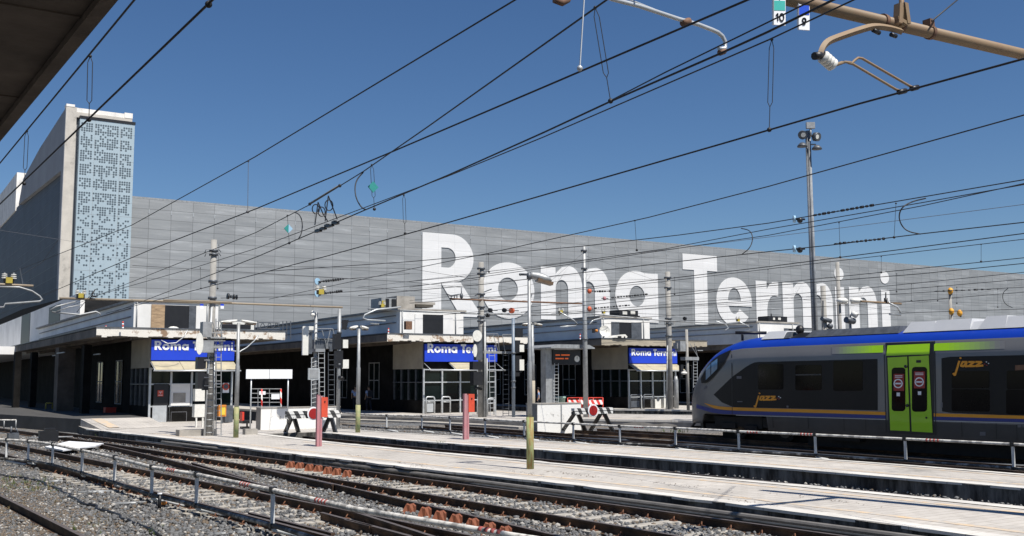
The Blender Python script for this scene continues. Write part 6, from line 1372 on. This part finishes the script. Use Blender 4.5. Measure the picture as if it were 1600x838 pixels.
# tensioning clamp on the thick wire
mb = MB(); A, B = G(494,361,5.3), G(528,347,5.3); u_ = (B-A)/np.linalg.norm(B-A); sd_ = np.cross(u_,[0,0,1])
for k in range(9): c = A+(B-A)*(k+.5)/9+np.array([0,0,random.uniform(-.03,.03)]); mb.obox(c,u_*np.linalg.norm(B-A)/16,sd_*.03,np.array([0,0,random.uniform(.012,.035)]))
solo('section_insulator', mb, M['black'], 'black clamp assembly on the thick contact wire below the pendant rings', 'clamp')
M['tanwire'] = pm('tan_rod', (.32,.25,.17), .6, 0, .1, 4)
mb = MB(); A, B = G(484,320.5,6.05), G(531,292,6.05); mb.tube([A+np.array([0,0,.03]),B+np.array([0,0,.03])],.02,6); mb.mat(1)
for c in (A,B): mb.ball(c+np.array([0,0,.02]),.035)
solo('tension_rod', mb, [M['tanwire'],M['black']], 'tan tension rod on the wire left of the teal diamond', 'rod')
mb = MB(); Yq = G(505,330,5.6)[1]
for pts in ([(513,306),(508,346)],[(513,306),(527,343)],[(497,316),(492,352)],[(497,316),(505,335),(512,346)]): mb.tube([PY(x,y,Yq) for x,y in pts],.012,5)
for (x,y,r_) in ((493.5,327,.075),(502.5,331,.075),(514,321,.085)):
    c = PY(x,y,Yq); mb.tube([c+np.array([r_*math.cos(a),0,r_*1.25*math.sin(a)]) for a in np.linspace(0,2*math.pi,15)],.011,5)
solo('pendant_rings', mb, M['black'], 'hanging rods with rings above the black clamp', 'hanger')
# diamond plates
def diamond(x, y, s, Y, lab, two=False):
    mb = MB(); c = PY(x,y,Y); L = s
    if two: mb.slabY([(c[0]-L,c[2]),(c[0],c[2]-L),(c[0],c[2]+L)],Y-.01,Y+.01); mb.mat(1).slabY([(c[0]+.002,c[2]-L),(c[0]+L,c[2]),(c[0]+.002,c[2]+L)],Y-.01,Y+.01)
    else: mb.slabY([(c[0]-L,c[2]),(c[0],c[2]-L),(c[0]+L,c[2]),(c[0],c[2]+L)],Y-.01,Y+.01)
    return solo('diamond_plate', mb, [M['teal'],M['blueball']], lab, 'sign')
YD1 = G(583,293,5.65)[1]; diamond(583,292.5,.10,YD1,'larger teal diamond plate hanging between two wires')
YD2 = G(450,358,5.6)[1]; diamond(450.5,357.5,.10,YD2,'smaller half teal half pale diamond plate over the grey cladding',True)
# droppers: short vertical links between messenger and contact wires
def dropper(x0, y0, x1, y1, z, label, loop=True, mat='wire', r=.005):
    B = G(x1,y1,z); A = PY(x0,y0,B[1]); mb = MB()
    if loop:
        for s_ in (-1,1): mb.tube([A,(A*.9+B*.1)+RR*s_*.028,(A*.3+B*.7)+RR*s_*.028,(A*.25+B*.75)],r,5)
        mb.tube([A*.25+B*.75,B],r,5)
    else: mb.tube([A,B],r,5)
    mb.ball(B,.03); mb.ball(A,.02); return solo('dropper_wire', mb, M[mat], label, 'wire', 'droppers between the wires')
dropper(141,88,139,187,5.3,'looped dropper above the tower top'); dropper(42,205,38,287,5.3,'looped dropper left of the tower')
dropper(328,-8,326,7,5.3,'dropper stub at the top edge, left of centre',False); dropper(388,252,387,331,5.3,'dropper left of the half pale diamond',False,'wirelite')
dropper(581,258,585,327,5.3,'looped dropper holding the teal diamond'); dropper(449,337,452,380,5.3,'dropper holding the half pale diamond',False)
dropper(930,12,954,158,5.3,'slanted twin dropper at the top centre'); dropper(914,-20,906,107,5.3,'pale dropper beside the slanted twin one',False,'frame',.008)
dropper(1206,62,1202,203,5.3,'long looped dropper left of the floodlight mast'); dropper(631,305,633,365,5.3,'looped dropper above the plain cladding left of the R')
dropper(992,345,995,391,5.3,'dropper above the letter a',False); dropper(1311,348,1313,402,5.3,'dropper right of the floodlight mast',False); dropper(1400,318,1397,371,5.3,'dropper beside the big curved jumper',False); dropper(1377,401,1377,426,5.3,'short dropper over the last letter i',False); dropper(1533,382,1533,409,5.3,'short dropper over the facade end',False)
dropper(763,397,764,425,5.2,'dropper beside the first mast of the letter o',False); dropper(342,383,340,451,5.3,'dropper at the first concrete mast',False); dropper(313,419,314,451,5.3,'dropper left of the first concrete mast',False)
for i, (x, y0, y1) in enumerate([(1200,421,444),(1401,428,456),(1424,444,470),(1465,448,470),(1495,449,474),(1559,452,480),(1054,434,460)]): dropper(x,y0,x,y1,5.2,['dropper over the letter n','dropper right of the last big letter','dropper left of the pale roof boxes','dropper beside the first pale roof box','dropper right of the yellow balls','dropper near the right edge, low','dropper beside the third concrete mast'][i],False)
def jumper(pts, zs, label, r=.012):
    mb = MB(); w = [G(x,y,z) for (x,y),z in zip(pts,zs)]; mb.tube(smooth(w,2),r,6); return solo('jumper_cable', mb, M['wire'], label, 'cable')
jumper([(568,269),(557,281),(554,296),(557,312),(565,325),(572,328)],[6.05,5.9,5.7,5.5,5.35,5.3],'curved black jumper cable left of the teal diamond')
jumper([(461,332),(469,336),(473,350),(471,366),(466,374)],[6.0,5.9,5.7,5.4,5.3],'curved black jumper cable right of the half pale diamond')
jumper([(1447,310),(1425,315),(1409,324),(1404,338),(1408,352),(1418,362),(1438,366)],[6.0,5.95,5.8,5.65,5.5,5.35,5.3],'big curved jumper cable right of the floodlight mast',.014)
jumper([(1158,357),(1172,360),(1177,372),(1172,388),(1160,397)],[6.0,5.9,5.7,5.4,5.3],'curved jumper cable above the letter T')
jumper([(1575,451),(1568,456),(1566,466),(1571,476),(1582,481)],[5.4,5.3,5.2,5.1,5.0],'curved jumper cable near the right edge')
# ================================================================ people far under the canopies
def person(P, facing, hgt, lean, label, sit=False):
    t = thing('person', label, 'person', P); s = hgt/1.72; ca, sa = math.cos(facing), math.sin(facing)
    def W_(x, y, z): return (P[0]+(x*ca-y*sa)*s, P[1]+(x*sa+y*ca)*s, P[2]+z*s)
    def skin(name, joints, edges, mat):
        me = bpy.data.meshes.new(name); off = wloc(t)
        me.from_pydata([tuple(np.array(W_(*j[:3]))-off) for j in joints], edges, []); o = bpy.data.objects.new(name, me); COL.objects.link(o); o.parent = t
        md = o.modifiers.new('skin','SKIN'); 
        for v, j in zip(me.skin_vertices[0].data, joints): v.radius = (j[3]*s, (j[4] if len(j) > 4 else j[3])*s)
        me.skin_vertices[0].data[0].use_root = True
        o.modifiers.new('sub','SUBSURF').levels = 1; o.modifiers['sub'].render_levels = 1; me.materials.append(M[mat]); return o
    st = .12
    skin('body', [(0,0,.94,.14,.10),(0,.01,1.15,.13,.09),(0,.02,1.36,.16,.10),(0,.01,1.48,.055),(0,-.02,1.56,.075),(0,-.03,1.66,.085),
                  (.19,.02,1.38,.05),(.24,.03,1.12,.04),(.25,-.06,.88,.032),(.25,-.09,.80,.03),(-.19,.02,1.38,.05),(-.24,.03,1.12,.04),(-.25,-.06,.88,.032),(-.25,-.09,.80,.03),
                  (.09,0,.86,.085),(.10,-st,.50,.06),(.10,-st*.6,.10,.04),(.10,-st-.12,.03,.035),(-.09,0,.86,.085),(-.10,st*.5,.50,.06),(-.10,st*1.5,.11,.04),(-.10,st*1.2-.06,.03,.035)],
         [(0,1),(1,2),(2,3),(3,4),(4,5),(2,6),(6,7),(7,8),(8,9),(2,10),(10,11),(11,12),(12,13),(0,14),(14,15),(15,16),(16,17),(0,18),(18,19),(19,20),(20,21)], 'skin')
    skin('shirt', [(0,0,.92,.165,.125),(0,.01,1.15,.155,.115),(0,.02,1.37,.185,.12),(.20,.02,1.38,.068),(.235,.03,1.20,.058),(-.20,.02,1.38,.068),(-.235,.03,1.20,.058)], [(0,1),(1,2),(2,3),(3,4),(2,5),(5,6)], 'shirt')
    skin('trousers', [(0,0,.94,.16,.12),(.09,0,.86,.10),(.10,-st,.50,.075),(.10,-st*.6,.10,.06),(-.09,0,.86,.10),(-.10,st*.5,.50,.075),(-.10,st*1.5,.12,.06)], [(0,1),(1,2),(2,3),(0,4),(4,5),(5,6)], 'trousers')
    mb = MB(); mb.ball(W_(0,0,1.68),.098*s,1,1.05,.95,10); obj('hair', mb, M['hair'], t)
    return t, W_
q0 = PY(555,640,66); p_, W1 = person((q0[0],66,PZ), 2.6, 1.72, 0, 'person in a light blue shirt walking into the shade, left of the pair')
q0 = PY(576,640,64); p_, W2 = person((q0[0],64,PZ), 3.3, 1.70, 0, 'person in a light blue shirt with a dark backpack, right of the pair')
mb = MB(); c = np.array(W2(0,.17,1.2)); mb.obox(c,(.15,0,0),(0,.09,0),(0,0,.22)); obj('backpack', mb, M['trousers'], p_)
q0 = PY(841,630,60); p_, W3 = person((q0[0],60,-.05), 4.2, 1.70, 0, 'person in a pale shirt standing in the dark behind the tall lamp post')

# dry leaves and dirt swept together on the near platform
spots = [(645,725),(660,730),(880,739),(905,742),(1055,757),(1150,782),(830,740),(1290,781),(560,712)]
m = MB()
for (x,y) in spots:
    P = G(x,y,PZ+.012)
    for _ in range(26):
        a = random.uniform(0,6.28); u, v = P[0]+random.gauss(0,.09), P[1]+random.gauss(0,.55); s = random.uniform(.012,.035)
        m.add([(u-s*math.cos(a),v-s*math.sin(a),PZ+.008),(u+s*math.sin(a)*.6,v-s*math.cos(a)*.6,PZ+.010),(u+s*math.cos(a),v+s*math.sin(a),PZ+.02),(u-s*math.sin(a)*.6,v+s*math.cos(a)*.6,PZ+.011)],[(0,1,2,3)])
o = obj('dry_leaves', m, M['st4']); o['kind'] = 'stuff'; o['label'] = 'dry leaves and grit gathered on the long platform'; o['category'] = 'leaves'

# ================================================================ every loose piece of a part becomes a part of its own
KEEP = {'perforation','panel_joint','panel_seam','lattice','soffit_beam','hurdle','awning','awning_frame','fascia','groove','window_frame','glazing','plinth','ladder','red_band','hair','text_line','notice_text','poster_mark','cable','small_sign','panel_gap_line','track_plate','digit','bracket'}
def split_parts():
    for o in list(COL.objects):
        if o.type != 'MESH' or o.parent is None or o.get('kind') or o.modifiers: continue
        nm = o.name.split('.')[0]
        if nm in KEEP or o.data.users > 1 or len(o.data.vertices) > 6000: continue
        me = o.data; nv = len(me.vertices); par = list(range(nv))
        def find(a):
            while par[a] != a: par[a] = par[par[a]]; a = par[a]
            return a
        for p in me.polygons:
            v = list(p.vertices); r = find(v[0])
            for k in v[1:]: par[find(k)] = r
        co = np.array([v.co for v in me.vertices]); roots = np.array([find(i) for i in range(nv)]); ids = np.unique(roots)
        if len(ids) < 2 or len(ids) > 120: continue
        lo = np.array([co[roots == i].min(0) for i in ids]) - .04; hi = np.array([co[roots == i].max(0) for i in ids]) + .04
        cl = list(range(len(ids)))
        def f2(a):
            while cl[a] != a: a = cl[a]
            return a
        for i in range(len(ids)):
            for j in range(i+1, len(ids)):
                if np.all(lo[i] < hi[j]) and np.all(lo[j] < hi[i]): cl[f2(j)] = f2(i)
        grp = {int(ids[i]): f2(i) for i in range(len(ids))}; ks = sorted(set(grp.values()))
        if len(ks) < 2 or len(ks) > 14 or o.children: continue
        vg = np.array([grp[int(r)] for r in roots])
        for k in ks:
            idx = np.where(vg == k)[0]; mp = {int(a): b for b, a in enumerate(idx)}
            ps = [p for p in me.polygons if vg[p.vertices[0]] == k]
            m2_ = bpy.data.meshes.new(nm); m2_.from_pydata([tuple(co[i]) for i in idx], [], [[mp[v] for v in p.vertices] for p in ps])
            for mt in me.materials: m2_.materials.append(mt)
            m2_.polygons.foreach_set('material_index', [p.material_index for p in ps]); m2_.polygons.foreach_set('use_smooth', [p.use_smooth for p in ps]); m2_.update()
            if k == ks[0]: first = m2_
            else:
                n_ = bpy.data.objects.new(nm, m2_); COL.objects.link(n_); n_.parent = o.parent; n_.location = o.location
        o.data = first
split_parts()
